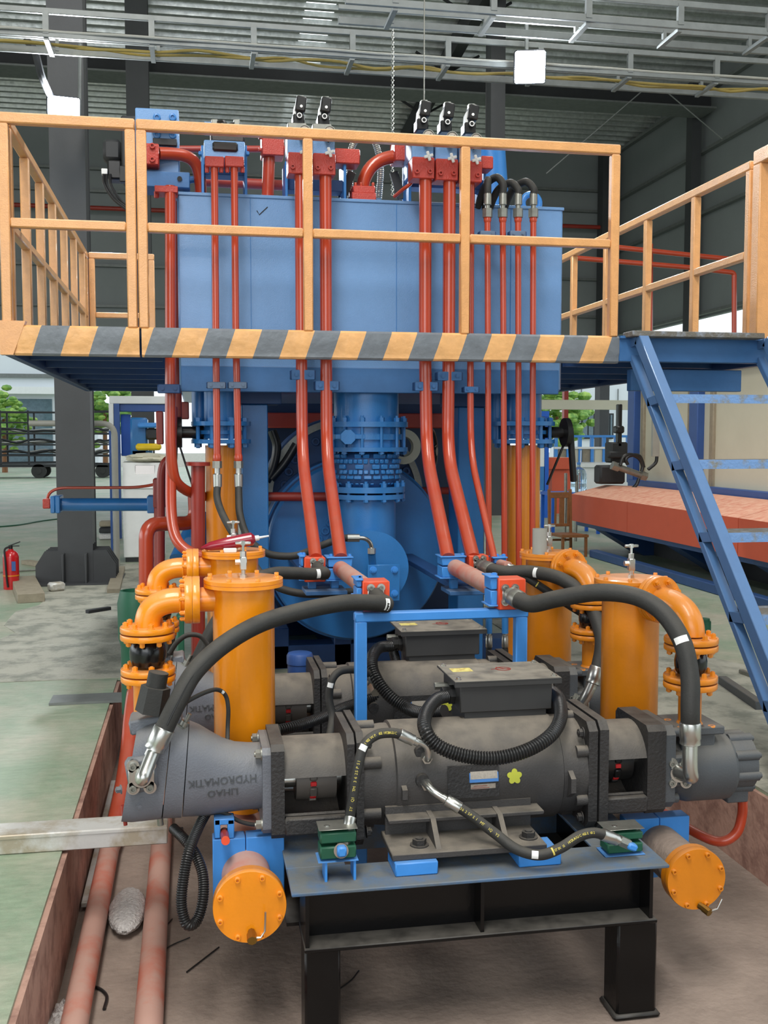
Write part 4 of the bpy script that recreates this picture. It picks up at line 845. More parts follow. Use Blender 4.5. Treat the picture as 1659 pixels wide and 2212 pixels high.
# ---------------- one motor with couplings (rear set is a copy)
YM = 3.65; mc = V((X(1000, YM), YM, Z(1000, 1660, YM))); RM = .19
def XM(px): return X(px, YM)
def motor(label):
    t = thing('electric_motor', label, 'motor', (mc.x, YM, ZF))
    s = MB(); a, b = XM(803), XM(1222)
    s.lathe((a, YM, mc.z), (1, 0, 0), [(RM*.93, 0), (RM*.95, .035), (RM*.95, .055), (RM, .06), (RM, b-a-.06), (RM*.96, b-a-.055), (RM*.95, b-a)], 56); part('housing', s, 'motor', t)
    for x0, x1 in ((XM(768)-.001, a+.004), (b-.004, XM(1243)+.001)):
        s = MB(); s.cyl((x0, YM, mc.z), (x1, YM, mc.z), RM*.93, n=40)
        for i in range(6):
            q = 2*PI*(i+.5)/6; c = V((0, YM+math.cos(q)*RM*.93, mc.z+math.sin(q)*RM*.93)); s.cyl((x0, c.y, c.z), (x1, c.y, c.z), .022, n=14)
        part('end_shield', s, 'motor', t)
    for x0, x1 in ((XM(733), XM(768)), (XM(1243), XM(1284))):
        w = (x1-x0)/2; s = MB(); sqplate(s, x0, x0+w-.003, mc, .195, .175, .03); sqplate(s, x0+w+.003, x1, mc, .2, .18, .03); s.cyl((x0, YM, mc.z), (x1, YM, mc.z), .15); pf_ = part('flange_plate', s, 'motor_dark', t)
    for px in (1243-8, 775):
        for sg in (-1, 1): bolt(t, (XM(px), YM-.15, mc.z+sg*.155), (1 if px < 900 else -1, 0, 0), .016, .02, 'motor_dark')
    # coupling housings
    for (x0, x1) in ((XM(602), XM(735)), (XM(1284), XM(1374))):
        s = MB(); arcsolid(s, x0, x1, mc, .152, .142, 18, 162); part('coupling_cover', s, 'motor', t)
        s = MB(); arcsolid(s, x0, x1, mc, .152, .142, 218, 322); part('coupling_cover', s, 'motor_dark', t)
        
        for ya in (YM-.16, YM+.13): s = MB(); s.bx(x0, x1, ya, ya+.03, mc.z-.15, mc.z-.09, .006); part('side_bar', s, 'motor_dark', t)
        w = x1-x0; R = .075; s = MB()
        f = .12 if x0 < mc.x else -.02
        s.cyl((x0+w*(.2+f*.2), YM, mc.z), (x0+w*.5-.006, YM, mc.z), R, n=32); s.cyl((x0+w*.5+.008, YM, mc.z), (x0+w*.88, YM, mc.z), R, n=32); s.cyl((x0+w*.44, YM, mc.z), (x0+w*.56, YM, mc.z), R*.94, n=32)
        for i in range(8):
            q = 2*PI*i/8+.39
            s.box((x0+w*.5, YM+math.cos(q)*R*.9, mc.z+math.sin(q)*R*.9), (.026, .03, .036), .003, Matrix.Rotation(q, 3, 'X'))
        cp_ = part('coupling', s, 'plastic_black' if f < 0 else 'coupling_grey', t)
        for i in range(8):
            q = 2*PI*i/8
            if 1: m = MB(); m.box((x0+w*.5, YM+math.cos(q)*R*.93, mc.z+math.sin(q)*R*.93), (.022, .018, .016), .002, Matrix.Rotation(q, 3, 'X')); part('red_insert', m, 'red_insert', cp_, 'red rubber coupling insert')
        s = MB(); s.cyl((x0, YM, mc.z), (x1, YM, mc.z), .03, n=20); part('shaft', s, 'steel', cp_)
    for x0, x1, m in ((XM(574), XM(602), 'motor_dark'), (XM(1374), XM(1413), 'motor_dark')):
        s = MB(); sqplate(s, x0, x1, mc, .165, .15, .02); part('pump_flange', s, m, t)
    # feet
    s = MB(); y0 = 3.285
    x0, x1 = X(848, y0), X(1192, y0); zf = ZF+.045
    s.bx(x0, x1, y0, y0+.22, zf, zf+.022, .003); s.bx(x0, x1, 2*YM-y0-.22, 2*YM-y0, zf, zf+.022, .003)
    s.bx(x0+.01, x1, y0+.18, y0+.195, zf+.02, mc.z-.06); s.bx(x0+.01, x1+.03, y0+.12, y0+.24, mc.z-.1, mc.z-.085, .003)
    s.bx(x0+.01, x1, 2*YM-y0-.195, 2*YM-y0-.18, zf+.02, mc.z-.06)
    part('foot', s, 'motor', t)
    for px in (952, 1104):
        s = MB(); x = X(px, y0+.02); s.prism([(x-.009, y0+.02, zf+.02), (x-.009, y0+.2, zf+.02), (x-.009, y0+.2, mc.z-.08), (x-.009, y0+.11, mc.z-.085)], (.018, 0, 0)); part('foot_rib', s, 'motor', t)
    for px in (908, 1150): bolt(t, V((X(px, y0+.07), y0+.07, zf+.022)), (0, 0, 1), .024, .026, 'motor_dark')
    for px0, px1 in ((855, 950), (1130, 1224)):
        a, b = X(px0, y0-.02), X(px1, y0-.02); s = MB(); s.bx(a, b, y0-.02, y0+.12, ZF, zf, .004); part('foot_pad', s, 'blue_bright', t)
    # lugs
    for px, h in ((850, .055), (1203, .085)):
        s = MB(); x = XM(px); yy = YM-RM*.98; s.prism([(x-.008, yy+.03, mc.z+h*.5), (x-.008, yy-.028, mc.z+h*.1), (x-.008, yy-.028, mc.z-h*.5), (x-.008, yy+.04, mc.z-h)], (.018, 0, 0)); part('lifting_lug', s, 'motor', t)
    # ports
    for px, py in ((917, 1632), (914, 1686)):
        z = Z(px, py, YM-RM); s = MB(); q = V((X(px, YM-RM), YM-math.sqrt(max(0, RM**2-(z-mc.z)**2))+.006, z)); s.cyl(q, q-V((0, .016, 0)), .026, .022, n=20); part('port_boss', s, 'motor_dark', t)
    # terminal box
    yb0 = YM-.02; xq0, xq1 = X(997, yb0), X(1199, yb0); zb0, zb1 = Z(1000, 1541, yb0), Z(1000, 1476, yb0)
    s = MB(); s.bx(xq0, xq1, yb0, yb0+.26, zb0, zb1, .004); s.bx(xq0+.02, xq1-.02, yb0+.01, yb0+.2, mc.z+RM*.5, zb0+.01); tb = part('terminal_box', s, 'boxgrey', t)
    s = MB(); lx0, lx1 = X(985, yb0-.01), X(1219, yb0-.01); s.bx(lx0, lx1, yb0-.015, yb0+.275, zb1, zb1+.01, .002); s.bx(lx0, lx1, yb0-.015, yb0-.005, zb1-.012, zb1+.004); part('lid', s, 'boxgrey', tb)
    for x, y in ((lx0+.02, yb0+.015), (lx1-.02, yb0+.015), (lx0+.02, yb0+.25), (lx1-.02, yb0+.25)): bolt(t, (x, y, zb1+.01), (0, 0, 1), .009, .01, 'steel', 'hex', 'lid_screw')
    s = MB(); s.bx(lx0+.03, lx0+.11, yb0+.14, yb0+.2, zb1+.0102, zb1+.011); part('sticker', s, 'sticker_yellow', tb)
    s = MB(); c = V(((lx0+lx1)/2+.03, yb0+.16, zb1+.0105)); s.rings([[*q] for q in s._rr(c, (0, 0, 1), [(.026, 0), (.03, 0), (.03, .001), (.026, .001)], 24)], False, True); s.box(c+V((-.01, 0, 0)), (.075, .003, .001)); s.box(c+V((0, 0.01, 0)), (.004, .06, .001), 0, Matrix.Rotation(.7, 3, 'Z')); part('logo', s, 'red_dark', tb)
    g = P(978, 1500, yb0+.1); s = MB(); s.cyl((xq0, g.y, g.z), (xq0-.018, g.y, g.z), .036, n=8); s.cyl((xq0-.016, g.y, g.z), (xq0-.045, g.y, g.z), .03, n=8); part('cable_gland', s, 'plastic_black', tb)
    s = MB(); s.cyl((xq0, g.y+.1, g.z+.01), (xq0-.05, g.y+.1, g.z+.01), .014, n=8); part('cable_gland', s, 'steel_dull', tb)
    # plates on the front of the housing
    def onface(px, py, w, h, m, name, th=.002, par=t):
        z = Z(px, py, YM-RM); d = math.sqrt(RM**2-(z-mc.z)**2); nrm = V((0, -d, z-mc.z)).normalized(); c = V((X(px, YM-RM), YM-d, z))+nrm*.001; R = Matrix((V((1, 0, 0)), nrm.cross(V((1, 0, 0))), nrm)).transposed(); s = MB(); s.box(c+nrm*th/2, (w, h, th), 0, R); return part(name, s, m, par), c+nrm*th, R, nrm
    onface(1027, 1687, .185, .115, 'motor_dark', 'plate_panel')
    o, c, R, nm = onface(1050, 1673, .105, .052, 'plate_blue', 'name_plate', .004)
    s = MB(); s.box(c, (.098, .03, .001), 0, R); part('plate_text_field', s, 'plate_silver', o)
    o, c2, R, nm = onface(1048, 1704, .09, .04, 'plate_silver', 'rating_plate', .004)
    s = MB()
    for i in range(5): s.box(c2+R@V((-.01, -.014+i*.007, 0)), (.05+(i % 2)*.015, .0016, .0008), 0, R)
    part('printed_lines', s, 'red_dark', o)
    z = Z(1118, 1677, YM-RM); d = math.sqrt(RM**2-(z-mc.z)**2); nr = V((0, -d, z-mc.z)).normalized(); c = V((X(1118, YM-RM), YM-d, z)); s = MB(); uu = V((1, 0, 0)); vv = nr.cross(uu)
    pts = []
    for i in range(40): q = 2*PI*i/40; r = .0185+.0095*abs(math.cos(2.5*q-PI/4)); pts.append(c+nr*.001+uu*math.cos(q)*r+vv*math.sin(q)*r)
    s.prism(pts, nr*.0012); part('flower_sticker', s, 'sticker_green', t, 'yellow-green flower sticker')
    return t
M1 = motor('dusty dark electric motor in the front, with terminal box, name plates and flower sticker')
dup(M1, (0, DY, 0), 'dusty dark electric motor of the rear row, behind the front motor and the blue portal')
# ---------------- bent-axis pump at the left
def ell(x, cy, cz_, ry, rz_, p=2.4, n=40, sh=0):
    out = []
    for i in range(n):
        q = 2*PI*i/n; c, s_ = math.cos(q), math.sin(q); a = math.copysign(abs(c)**(2/p), c); b = math.copysign(abs(s_)**(2/p), s_)
        out.append(V((x+sh*b, cy+a*ry, cz_+b*rz_)))
    return out
def lpump(label):
    t = thing('bent_axis_pump', label, 'pump', P(410, 1758, YM)); sc = S(420, YM)
    def z(py): return Z(420, py, YM)
    def R(px, cy, hh, ry, p, sh): return ell(X(px, YM), YM, z(cy), ry, hh*sc, p, 44, sh)
    s = MB(); s.rings([R(562, 1682, 72, .105, 2.1, 0), R(530, 1682, 73, .105, 2.1, 0), R(500, 1681, 76, .107, 2.1, .0), R(470, 1677, 82, .112, 2.2, .004), R(440, 1670, 91, .12, 2.3, .008), R(415, 1663, 98, .128, 2.4, .012), R(392, 1658, 102, .132, 2.5, .014)]); bodymb = s; part('body', s, 'pump', t)
    s = MB(); s.rings([R(390, 1657, 104, .135, 2.6, .015), R(352, 1652, 107, .138, 2.8, .02)]); part('body_ring', s, 'pump', t)
    s = MB(); s.rings([R(350, 1652, 105, .134, 3.4, .02), R(318, 1650, 107, .132, 4, .024), R(290, 1655, 104, .125, 4, .026), R(268, 1660, 98, .12, 3.6, .028)]); ph_ = part('port_block', s, 'pump', t)
    for x, y in ((262, 1705), (308, 1722), (303, 1738)): bolt(t, P(x, y, YM-.11 if x > 270 else YM-.05), (-1, -.3, 0) if x < 280 else (0, -1, 0), .012, .02, 'pump')
    s = MB(); sqplate(s, X(556, YM), X(574, YM), V((0, YM, mc.z)), .15, .135, .02); part('mounting_flange', s, 'pump', t)
    for sg in (-1, 1):
        for q in (-1, 1): bolt(t, (X(556, YM), YM+q*.1, mc.z+sg*.125), (-1, 0, 0), .017, .026, 'steel_dull')
    # inlet flange and adapters on top of the block
    s = MB(); a = P(318, 1557, YM+.02); Rm = Matrix.Rotation(math.radians(-9), 3, 'Y'); s.box(a, (.115, .13, .05), .006, Rm); part('inlet_flange', s, 'pump', t)
    s = MB(); s.box(P(378, 1552, YM+.02), (.05, .13, .055), .006, Rm); part('control_cover', s, 'pump', t)
    s = MB(); c = P(330, 1520, YM-.06); ax = V((.2, 0, 1)).normalized(); s.cyl(c-ax*.03, c+ax*.06, .055, .05, n=6); s.cyl(c+ax*.06, c+ax*.11, .034, n=20); part('black_adapter', s, 'rubber', t)
    s = MB(); b = P(392, 1575, YM-.05); ax = V((.55, 0, 1)).normalized(); s.cyl(b-ax*.02, b+ax*.012, .024, n=6); s.cyl(b+ax*.012, b+ax*.03, .016, n=12); s.cyl(b+ax*.03, b+ax*.06, .008, n=10); part('bleed_screw', s, 'steel_dull', t)
    for px, m in ((268, 'red_dark'), (344, 'steel_dull')):
        s = MB(); b = P(px, 1752, YM-.05); s.cyl(b+V((0, 0, .02)), b-V((0, 0, .012)), .016 if px > 300 else .011, n=6); s.cyl(b, b-V((-.004, 0, .05)), .011 if px > 300 else .007, n=10); part('drain_plug', s, m, t)
    # hose port flange facing the camera
    pc = P(306, 1676, YM-.15); s = MB(); s.box(pc+V((0, .03, 0)), (.1, .05, .12), .012, Matrix.Rotation(-.15, 3, 'Y')); part('port_pad', s, 'pump', t); hoseflange(t, pc+V((0, .004, 0)), (0, -1, 0), 1.3)
    # cast lettering, upside down as on the casing
    u, vv = V((-1, -.13, 0)), V((0, 0, -1)); yf = YM-.112
    s = MB(); s.text('HYDROMATIK', .0365, (X(473, yf), yf+.0, Z(470, 1686, yf)), u, vv, .004); s.text('LIHAO', .0365, (X(473, yf), yf+.003, Z(470, 1712, yf)), u, vv, .005); 
    from mathutils.bvhtree import BVHTree
    bv = BVHTree.FromPolygons([v[:] for v in bodymb.v], bodymb.f); ym = sum(v.y for v in s.v)/len(s.v)
    for v in s.v:
        hit = bv.ray_cast(V((v.x, YM-1, v.z)), V((0, 1, 0)))[0]
        if hit: v.y = hit.y+(-.0035 if v.y < yf+.13*(v.x-X(467, yf)) else .002)
    part('cast_lettering', s, 'pump_dark', t)  # darker grey stands in for the shading that picks out the raised letters
    return t
LP = lpump('grey bent-axis hydraulic pump at the front left, lettered upside down, beside the dusty front motor')
o = dup(LP, (0, DY, 0), 'grey bent-axis hydraulic pump of the rear row, mostly hidden behind the front left filter')
# ---------------- cylindrical pump at the right
def rpump(label):
    t = thing('piston_pump', label, 'pump', P(1520, 1720, YM)); c = V((0, YM, Z(1530, 1652, YM))); sc = S(1530, YM)
    s = MB(); sqplate(s, XM(1414), XM(1436), V((0, YM, mc.z)), .155, .14, .03); part('mounting_flange', s, 'pump_dark', t)
    for sg in (-1, 1): bolt(t, (XM(1436), YM-.1, mc.z+sg*.125), (1, 0, 0), .018, .03, 'pump_dark', 'socket')
    s = MB(); s.lathe((XM(1434), YM, c.z), (1, 0, 0), [(.09, 0), (.095, .03), (.125, .08), (.13, .1), (.13, XM(1572)-XM(1434)), (.118, XM(1580)-XM(1434))], 44); part('body', s, 'pump_dark', t)
    s = MB(); s.cyl((XM(1578), YM, c.z+.01), (XM(1626), YM, c.z+.01), .106, n=40)
    for i in range(8): q = 2*PI*i/8+.3; s.cyl((XM(1578), YM+math.cos(q)*.1, c.z+.01+math.sin(q)*.1), (XM(1627), YM+math.cos(q)*.1, c.z+.01+math.sin(q)*.1), .02, n=14)
    part('end_cover', s, 'pump_dark', t)
    for i in range(8): q = 2*PI*i/8+.3; bolt(t, (XM(1627), YM+math.cos(q)*.1, c.z+.01+math.sin(q)*.1), (1, 0, 0), .012, .012, 'pump_dark', 'socket')
    s = MB(); a, b = XM(1452), XM(1552); s.bx(a, b, YM-.1, YM+.1, Z(1500, 1590, YM-.1), Z(1500, 1572, YM-.1), .005); s.bx(XM(1466), XM(1538), YM-.08, YM+.08, c.z+.05, Z(1500, 1588, YM-.1), .008); part('inlet_block', s, 'pump_dark', t)
    pc = P(1466, 1668, YM-.135); s = MB(); s.box(pc+V((0, .045, 0)), (.085, .08, .12), .01); part('port_pad', s, 'pump_dark', t); hoseflange(t, pc+V((0, .004, 0)), (-.25, -1, 0), 1.25)
    s = MB(); s.bx(XM(1572), XM(1618), YM-.06, YM+.06, c.z-.135, c.z-.085, .004); part('drain_block', s, 'pump_dark', t)
    return t
RP = rpump('dark grey cylindrical piston pump at the front right end of the front motor')
dup(RP, (0, DY, 0), 'dark grey piston pump of the rear row, half hidden by the front right filter')
# ---------------- filters
def needle(t, c):
    z = c.z
    s = MB(); s.cyl(c, c+V((0, 0, .012)), .013, n=6); s.cyl(c+V((0, 0, .012)), c+V((0, 0, .03)), .008, n=12); s.box(c+V((0, 0, .055)), (.026, .026, .05), .003); s.cyl(c+V((-.03, 0, .06)), c+V((-.01, 0, .06)), .011, n=6); s.cyl(c+V((0, 0, .08)), c+V((0, 0, .1)), .012, n=6); s.cyl(c+V((0, 0, .1)), c+V((0, 0, .128)), .005, n=8); v_ = part('needle_valve', s, 'steel', t)
    s = MB(); s.box(c+V((0, 0, .131)), (.058, .011, .011), .002); s.cyl(c+V((0, 0, .123)), c+V((0, 0, .139)), .009, n=8); part('handle', s, 'steel', v_)
def flangepair(t, o, ax, R, th, gap, m, n=8, br=.014, both=True, ph=.2):
    ax = V(ax).normalized(); o = V(o)
    for k in (-1, 1): a = o+ax*k*gap/2; s = MB(); s.lathe(a, ax*k, [(R*.985, 0), (R, .003), (R, th-.003), (R*.985, th)], 44); part('flange', s, m, t)
    ringbolts(t, o+ax*(gap/2+th), ax, R*.8, n, br, .02, m, 'hex', ph)
    if both: ringbolts(t, o-ax*(gap/2+th), -ax, R*.8, n, br, .02, m, 'hex', ph)
XFL = X(523, 3.92); YFL = 3.92
def filt(label, px, Y, m, ytop=1241):
    x = X(px, Y); t = thing('oil_filter', label, 'filter', (x, Y, .1+.0845)); r = .1155; zt_ = Z(px, ytop+7, Y)
    zt_ = .1845+(zt_-.1845)
    s = MB(); s.lathe((x, Y, .17), (0, 0, 1), [(.06, 0), (.06, .12), (r*.8, .16), (r, .2), (r, zt_-.17-.03)], 48); part('shell', s, m, t)
    s = MB(); s.lathe((x, Y, zt_-.03), (0, 0, 1), [(.148, 0), (.148, .012), (.145, .0125), (.145, .0145), (.148, .015), (.148, .0285), (.146, .03)], 60); lid = part('lid', s, m, t)
    ringbolts(t, (x, Y, zt_), (0, 0, 1), .136, 8, .0085, .012, m, 'socket', .35)
    needle(t, V((x, Y, zt_))); return t, x, zt_
def ljoint(label):
    """left elbow, flanges and rubber joint"""
    Y = YFL; x1 = X(452, Y); zc = Z(400, 1296, Y); xc = X(312, Y); zz = lambda py: Z(312, py, Y); r = .046
    t = thing('suction_elbow', label, 'pipe', (xc, Y, zz(1570)))
    s = MB(); s.tube([V((XFL-.09, Y, zc)), V((X(412, Y), Y, zc))], r, 28); part('stub', s, 'orange', t)
    flangepair(t, (X(411, Y), Y, zc), (-1, 0, 0), .088, .027, .001, 'orange', 8, .008, False)
    s = MB(); s.tube(rpath([V((X(398, Y), Y, zc)), V((xc, Y, zc)), V((xc, Y, zz(1352)))], .115, 12), r*1.02, 28); part('elbow', s, 'orange', t)
    s = MB(); s.torus((X(385, Y), Y, zc), (1, 0, 0), r*1.02, .005, 28, 8); part('weld', s, 'orange', t)
    flangepair(t, (xc, Y, zz(1366)), (0, 0, 1), .1, .021, .006, 'orange', 8, .0105)
    flangepair(t, (xc, Y, zz(1456)), (0, 0, 1), .1, .021, .006, 'orange', 8, .0105)
    a, b = zz(1438), zz(1382); s = MB(); s.lathe((xc, Y, a), (0, 0, 1), [(.055, 0), (.06, .008), (.066, (b-a)*.3), (.067, (b-a)*.55), (.062, (b-a)*.85), (.05, b-a)], 36); part('rubber_joint', s, 'rubber_gloss', t, 'glossy black rubber joint')
    s = MB(); s.tube([V((xc-.007, Y, zz(1472))), V((xc-.007, Y, zz(1560)))], .048, 28); s.tube(rpath([V((xc, Y, zz(1558))), V((xc, Y, zz(1572))), V((X(322, Y), YM+.05, zz(1578)))], .04), .043, 20); part('lower_pipe', s, 'orange', t); return t
fa, xfl, ztl = filt('tall glossy orange oil filter in the front left, with a lid and silver needle valve', 523, YFL, 'orange')
f2 = dup(fa, (0, DY, 0), 'orange oil filter of the rear left, its lid carrying a crimson bottle')
ja = ljoint('glossy orange elbow with bolted flanges and black rubber joint feeding the front left pump')
dup(ja, (0, DY, 0), 'glossy orange elbow with bolted flanges of the rear left filter, partly behind the front one')
fb_, xfr, ztr = filt('tall orange oil filter in the front right, behind the thick black hose', 1368, 3.98, 'orange_r')
f4 = dup(fb_, (0, DY, 0), 'orange oil filter of the rear right with a grey plastic pipe piece on its lid')
def rjoint(label):
    A = V((xfr, 3.98, Z(1432, 1296, 3.78))); xc = X(1502, 3.62); C = V((xc, 3.62, A.z)); d = (C-A).normalized(); zz = lambda py: Z(1502, py, 3.62)
    t = thing('suction_elbow', label, 'pipe', (xc, 3.62, zz(1570))); r = .05; m = 'orange_r'
    s = MB(); s.tube([A+d*.09, A+d*.16], r, 28); part('stub', s, m, t)
    flangepair(t, A+d*.175, d, .092, .022, .002, m, 8, .012, False, .4)
    s = MB(); s.tube(rpath([A+d*.19, C, V((xc, 3.62, zz(1372)))], .17, 14), r, 28); part('elbow', s, m, t)
    flangepair(t, (xc, 3.62, zz(1389)), (0, 0, 1), .1, .021, .006, m, 8, .0105)
    flangepair(t, (xc, 3.62, zz(1470)), (0, 0, 1), .1, .021, .006, m, 8, .0105)
    a, b = zz(1453), zz(1404); s = MB(); s.lathe((xc, 3.62, a), (0, 0, 1), [(.05, 0), (.055, .008), (.06, (b-a)*.3), (.061, (b-a)*.55), (.056, (b-a)*.85), (.046, b-a)], 36); part('rubber_joint', s, 'rubber_gloss', t, 'black rubber joint')
    z0 = Z(1502, 1572, 3.62); s = MB(); s.cyl((xc, 3.62, z0), (xc, 3.62, zz(1485)), .043, n=28); s.lathe((xc, 3.62, z0), (0, 0, 1), [(.06, 0), (.055, .012), (.043, .03)], 28); part('lower_pipe', s, m, t)
    for sx in (-1, 1):
        for sy in (-1, 1): bolt(t, (xc+sx*.062, YM-.03+sy*.055, z0), (0, 0, 1), .015, .022, m, 'socket')
    return t
jb = rjoint('orange elbow with bolted flanges and black rubber joint standing on the front right pump')
dup(jb, (0, DY, 0), 'orange elbow and flanged joint of the rear right filter, seen between the two right filters')
# things on the rear lids
zl = ztl; c = V((xfl-.02, YFL+DY-.07, zl)); s = MB(); bt = thing('crimson_bottle', 'crimson plastic dropper bottle lying on the rear left filter lid', 'bottle', c)
ax = V((1, 0, .16)).normalized(); b0 = c+V((-.13, 0, .02)); s.lathe(b0, ax, [(.004, 0), (.02, .04), (.028, .12), (.031, .2), (.031, .235), (.014, .25)], 24); part('bottle_body', s, 'crimson_plastic', bt)
s = MB(); s.lathe(b0+ax*.25, ax, [(.013, 0), (.012, .018), (.006, .022), (.004, .065)], 16); part('nozzle', s, 'white', bt)
s = MB(); s.bx(c.x-.03, c.x+.03, c.y-.05, c.y-.025, zl, zl+.02, .003); solo('white_box', s, 'white', 'small white box on the rear left filter lid in front of the crimson bottle', 'box')
zr = ztr; c = V((X(1168, 4.9), 4.9, zr)); s = MB(); s.ring(c, (0, 0, 1), .036, .032, .125, 32); s.cyl(c, c+V((0, 0, .004)), .033, n=24); solo('pipe_offcut', s, 'grey_pipe', 'grey plastic pipe offcut standing on the rear right filter lid', 'pipe')
# ---------------- manifolds in the pit
def manifold(label, x, y0, capr, m, code=None, dz=.1):
    t = thing('suction_manifold', label, 'pipe', (x, 4.2, dz-.0845)); s = MB(); s.cyl((x, y0+.04, dz), (x, 5.35, dz), .0845, n=44); part('barrel', s, 'red_dusty' if m == 'orange' else 'pit_floor', t)
    s = MB(); s.cyl((x, y0+.03, dz), (x, y0+.055, dz), capr*.99, n=56); part('flange', s, 'orange_r', t)
    s = MB(); s.lathe((x, y0, dz), (0, 1, 0), [(capr*.99, 0), (capr, .003), (capr, .026), (capr*.99, .029)], 56); cp2 = part('end_cap', s, m, t)
    ringbolts(t, (x, y0, dz), (0, -1, 0), capr*.87, 8, .009, .012, m, 'socket', .39)
    return t
xml = P(540, 1960, 3.3).x; xmr = P(1505, 1900, 3.32).x; zml = P(540, 1960, 3.3).z; zmr = P(1505, 1900, 3.32).z
ml = manifold('dusty suction manifold in the left of the pit with a round orange bolted end cap', xml, 3.3, .119, 'orange', dz=zml)
mr_ = manifold('dusty suction manifold in the right of the pit with a round orange bolted end cap', xmr, 3.32, .11, 'orange_r', dz=zmr)
vt = thing('drain_valve', 'small brass ball valve with lever on the left orange end cap', 'valve', P(542, 2048, 3.25)); q = P(543, 2012, 3.298)
s = MB(); s.cyl(q, q+V((.0, -.016, -.003)), .012, n=8); s.cyl(q+V((0, -.014, -.003)), q+V((.0, -.045, -.01)), .016, n=8); part('valve_body', s, 'brass', vt)
s = MB(); s.tube([q+V((.0, -.03, -.008)), q+V((.028, -.035, -.006)), q+V((.042, -.03, .012)), q+V((.044, -.03, .075))], .0035, 8); part('lever', s, 'steel', vt)
vt = thing('drain_valve', 'small greenish ball valve on the right orange end cap', 'valve', P(1525, 1968, 3.28)); q = P(1510, 1955, 3.318)
s = MB(); s.cyl(q, q+V((.01, -.018, -.005)), .012, n=8); s.cyl(q+V((.01, -.015, -.005)), q+V((.02, -.04, -.012)), .014, n=8); part('valve_body', s, 'brass', vt)
s = MB(); s.tube([q+V((.015, -.035, -.01)), q+V((.05, -.035, -.002)), q+V((.07, -.03, .03))], .0035, 8); part('lever', s, 'steel', vt)
def bigclamp(label, x, Y, px0, px1, py0, py1):
    t = thing('pipe_saddle', label, 'clamp', P((px0+px1)/2, py1, Y)); a, b = X(px0, Y), X(px1, Y); z1 = Z((px0+px1)/2, py0, Y); z0 = max(Z(px0, py1, Y), PZB)
    for u, v in ((a, x-.0015), (x+.0015, b)): s = MB(); s.bx(u, v, Y, Y+.07, z0, z1, .003); part('saddle_half', s, 'blue_bright', t)
    return t
bigclamp('blue saddle block round the left manifold behind its end cap', xml, 3.56, 449, 608, 1810, 1975)
bigclamp('blue saddle block round the right manifold behind its end cap', xmr, 3.62, 1368, 1507, 1766, 1900)
t = thing('pipe_clamp', 'small blue clamp with a red pin on top of the left saddle block', 'clamp', P(484, 1812, 3.55)); s = MB(); pb(s, 463, 476, 1770, 1812, 3.56, .06, .003); pb(s, 492, 506, 1770, 1812, 3.56, .06, .003); pb(s, 463, 506, 1768, 1784, 3.56, .06, .003); part('clamp_body', s, 'blue_bright', t)
s = MB(); s.cyl(P(484, 1796, 3.6), P(487, 1815, 3.48), .0145, n=18); part('pin', s, 'red_dark', t); s = MB(); s.cyl(P(487, 1815, 3.48), P(487.3, 1816.5, 3.47), .0145, n=18); part('pin_cap', s, 'red_block', t)
for x, y0_, y1_, nm in ((622, 1757, 1815, 'left'), (1325, 1735, 1790, 'right')):
    s = MB(); Y = 4.0; pb(s, x-8, x+8, y0_, y1_, Y, .02, .003); pb(s, x-12, x+12, y0_, y0_+8, Y-.01, .05, .003); solo('pipe_hook', s, 'blue_bright', 'small blue hook bracket on the motor frame at the %s' % nm, 'bracket')
# ---------------- green pipe clamps on the front flange
def gclamp(label, px0, px1, py0, py1, Y, legs):
    t = thing('green_clamp', label, 'clamp', P((px0+px1)/2, py1, Y)); zm = (py0+py1)/2
    for a, b in ((py0+4, zm-.6), (zm+.6, py1)): s = MB(); pb(s, px0, px1, a, b, Y, .075, .005); part('clamp_half', s, 'green_clamp', t)
    s = MB(); pb(s, px0-3, px1+3, py0-3, py0+4, Y-.006, .087, .002); part('top_plate', s, 'steel_dull', t)
    for x in (px0+14, px1-14): bolt(t, P(x, py0-3, Y+.03), (0, 0, 1), .011, .01, 'steel')
    s = MB(); pb(s, px0-4, px1+5, py1, py1+6, Y-.008, .09, .002)
    if legs:
        z0 = ZF; a, b = X(px0+6, Y), X(px1-8, Y); zt2 = P(px0, py1+6, Y).z
        for x in (a, b): s.bx(x, x+.008, Y, Y+.07, z0, zt2)
    part('base_plate', s, 'blue_bright', t); return t
gclamp('green plastic pipe clamp at the left end of the blue flange, holding a hose end', 692, 770, 1792, 1859, 3.27, True)
gclamp('green plastic pipe clamp at the right end of the blue flange, holding a hose end', 1313, 1390, 1792, 1846, 3.3, True)
# ---------------- hoses
def hose(name, label, pts, rpx, mat='rubber', Yref=None, k=10, corr=False, parts=(), cat='hose', n=16):
    q = spline([P(*p) for p in pts], k); r = S(pts[0][0], pts[0][2], rpx); t = thing(name, label, cat, min(q, key=lambda v: v.z))
    s = MB()
    if corr: s.corr(q, r, r*.42, 16, .17)
    else: s.tube(q, r, n)
    part('hose_body', s, mat, t); return t, q, r
def ferr(t, a, b, r, m='steel'):
    a, b = V(a), V(b); L = (b-a).length; s = MB(); s.lathe(a, b-a, [(r*1.12, 0), (r*1.18, L*.04), (r*1.18, L*.55), (r*1.1, L*.6), (r*1.15, L*.75), (r*.8, L*.8), (r*.8, L)], 22); part('ferrule', s, m, t)
def tubep(t, pts, r, m='steel', name='elbow_fitting', rr=.05):
    s = MB(); s.tube(rpath([V(p) for p in pts], rr, 10), r, 18); part(name, s, m, t)
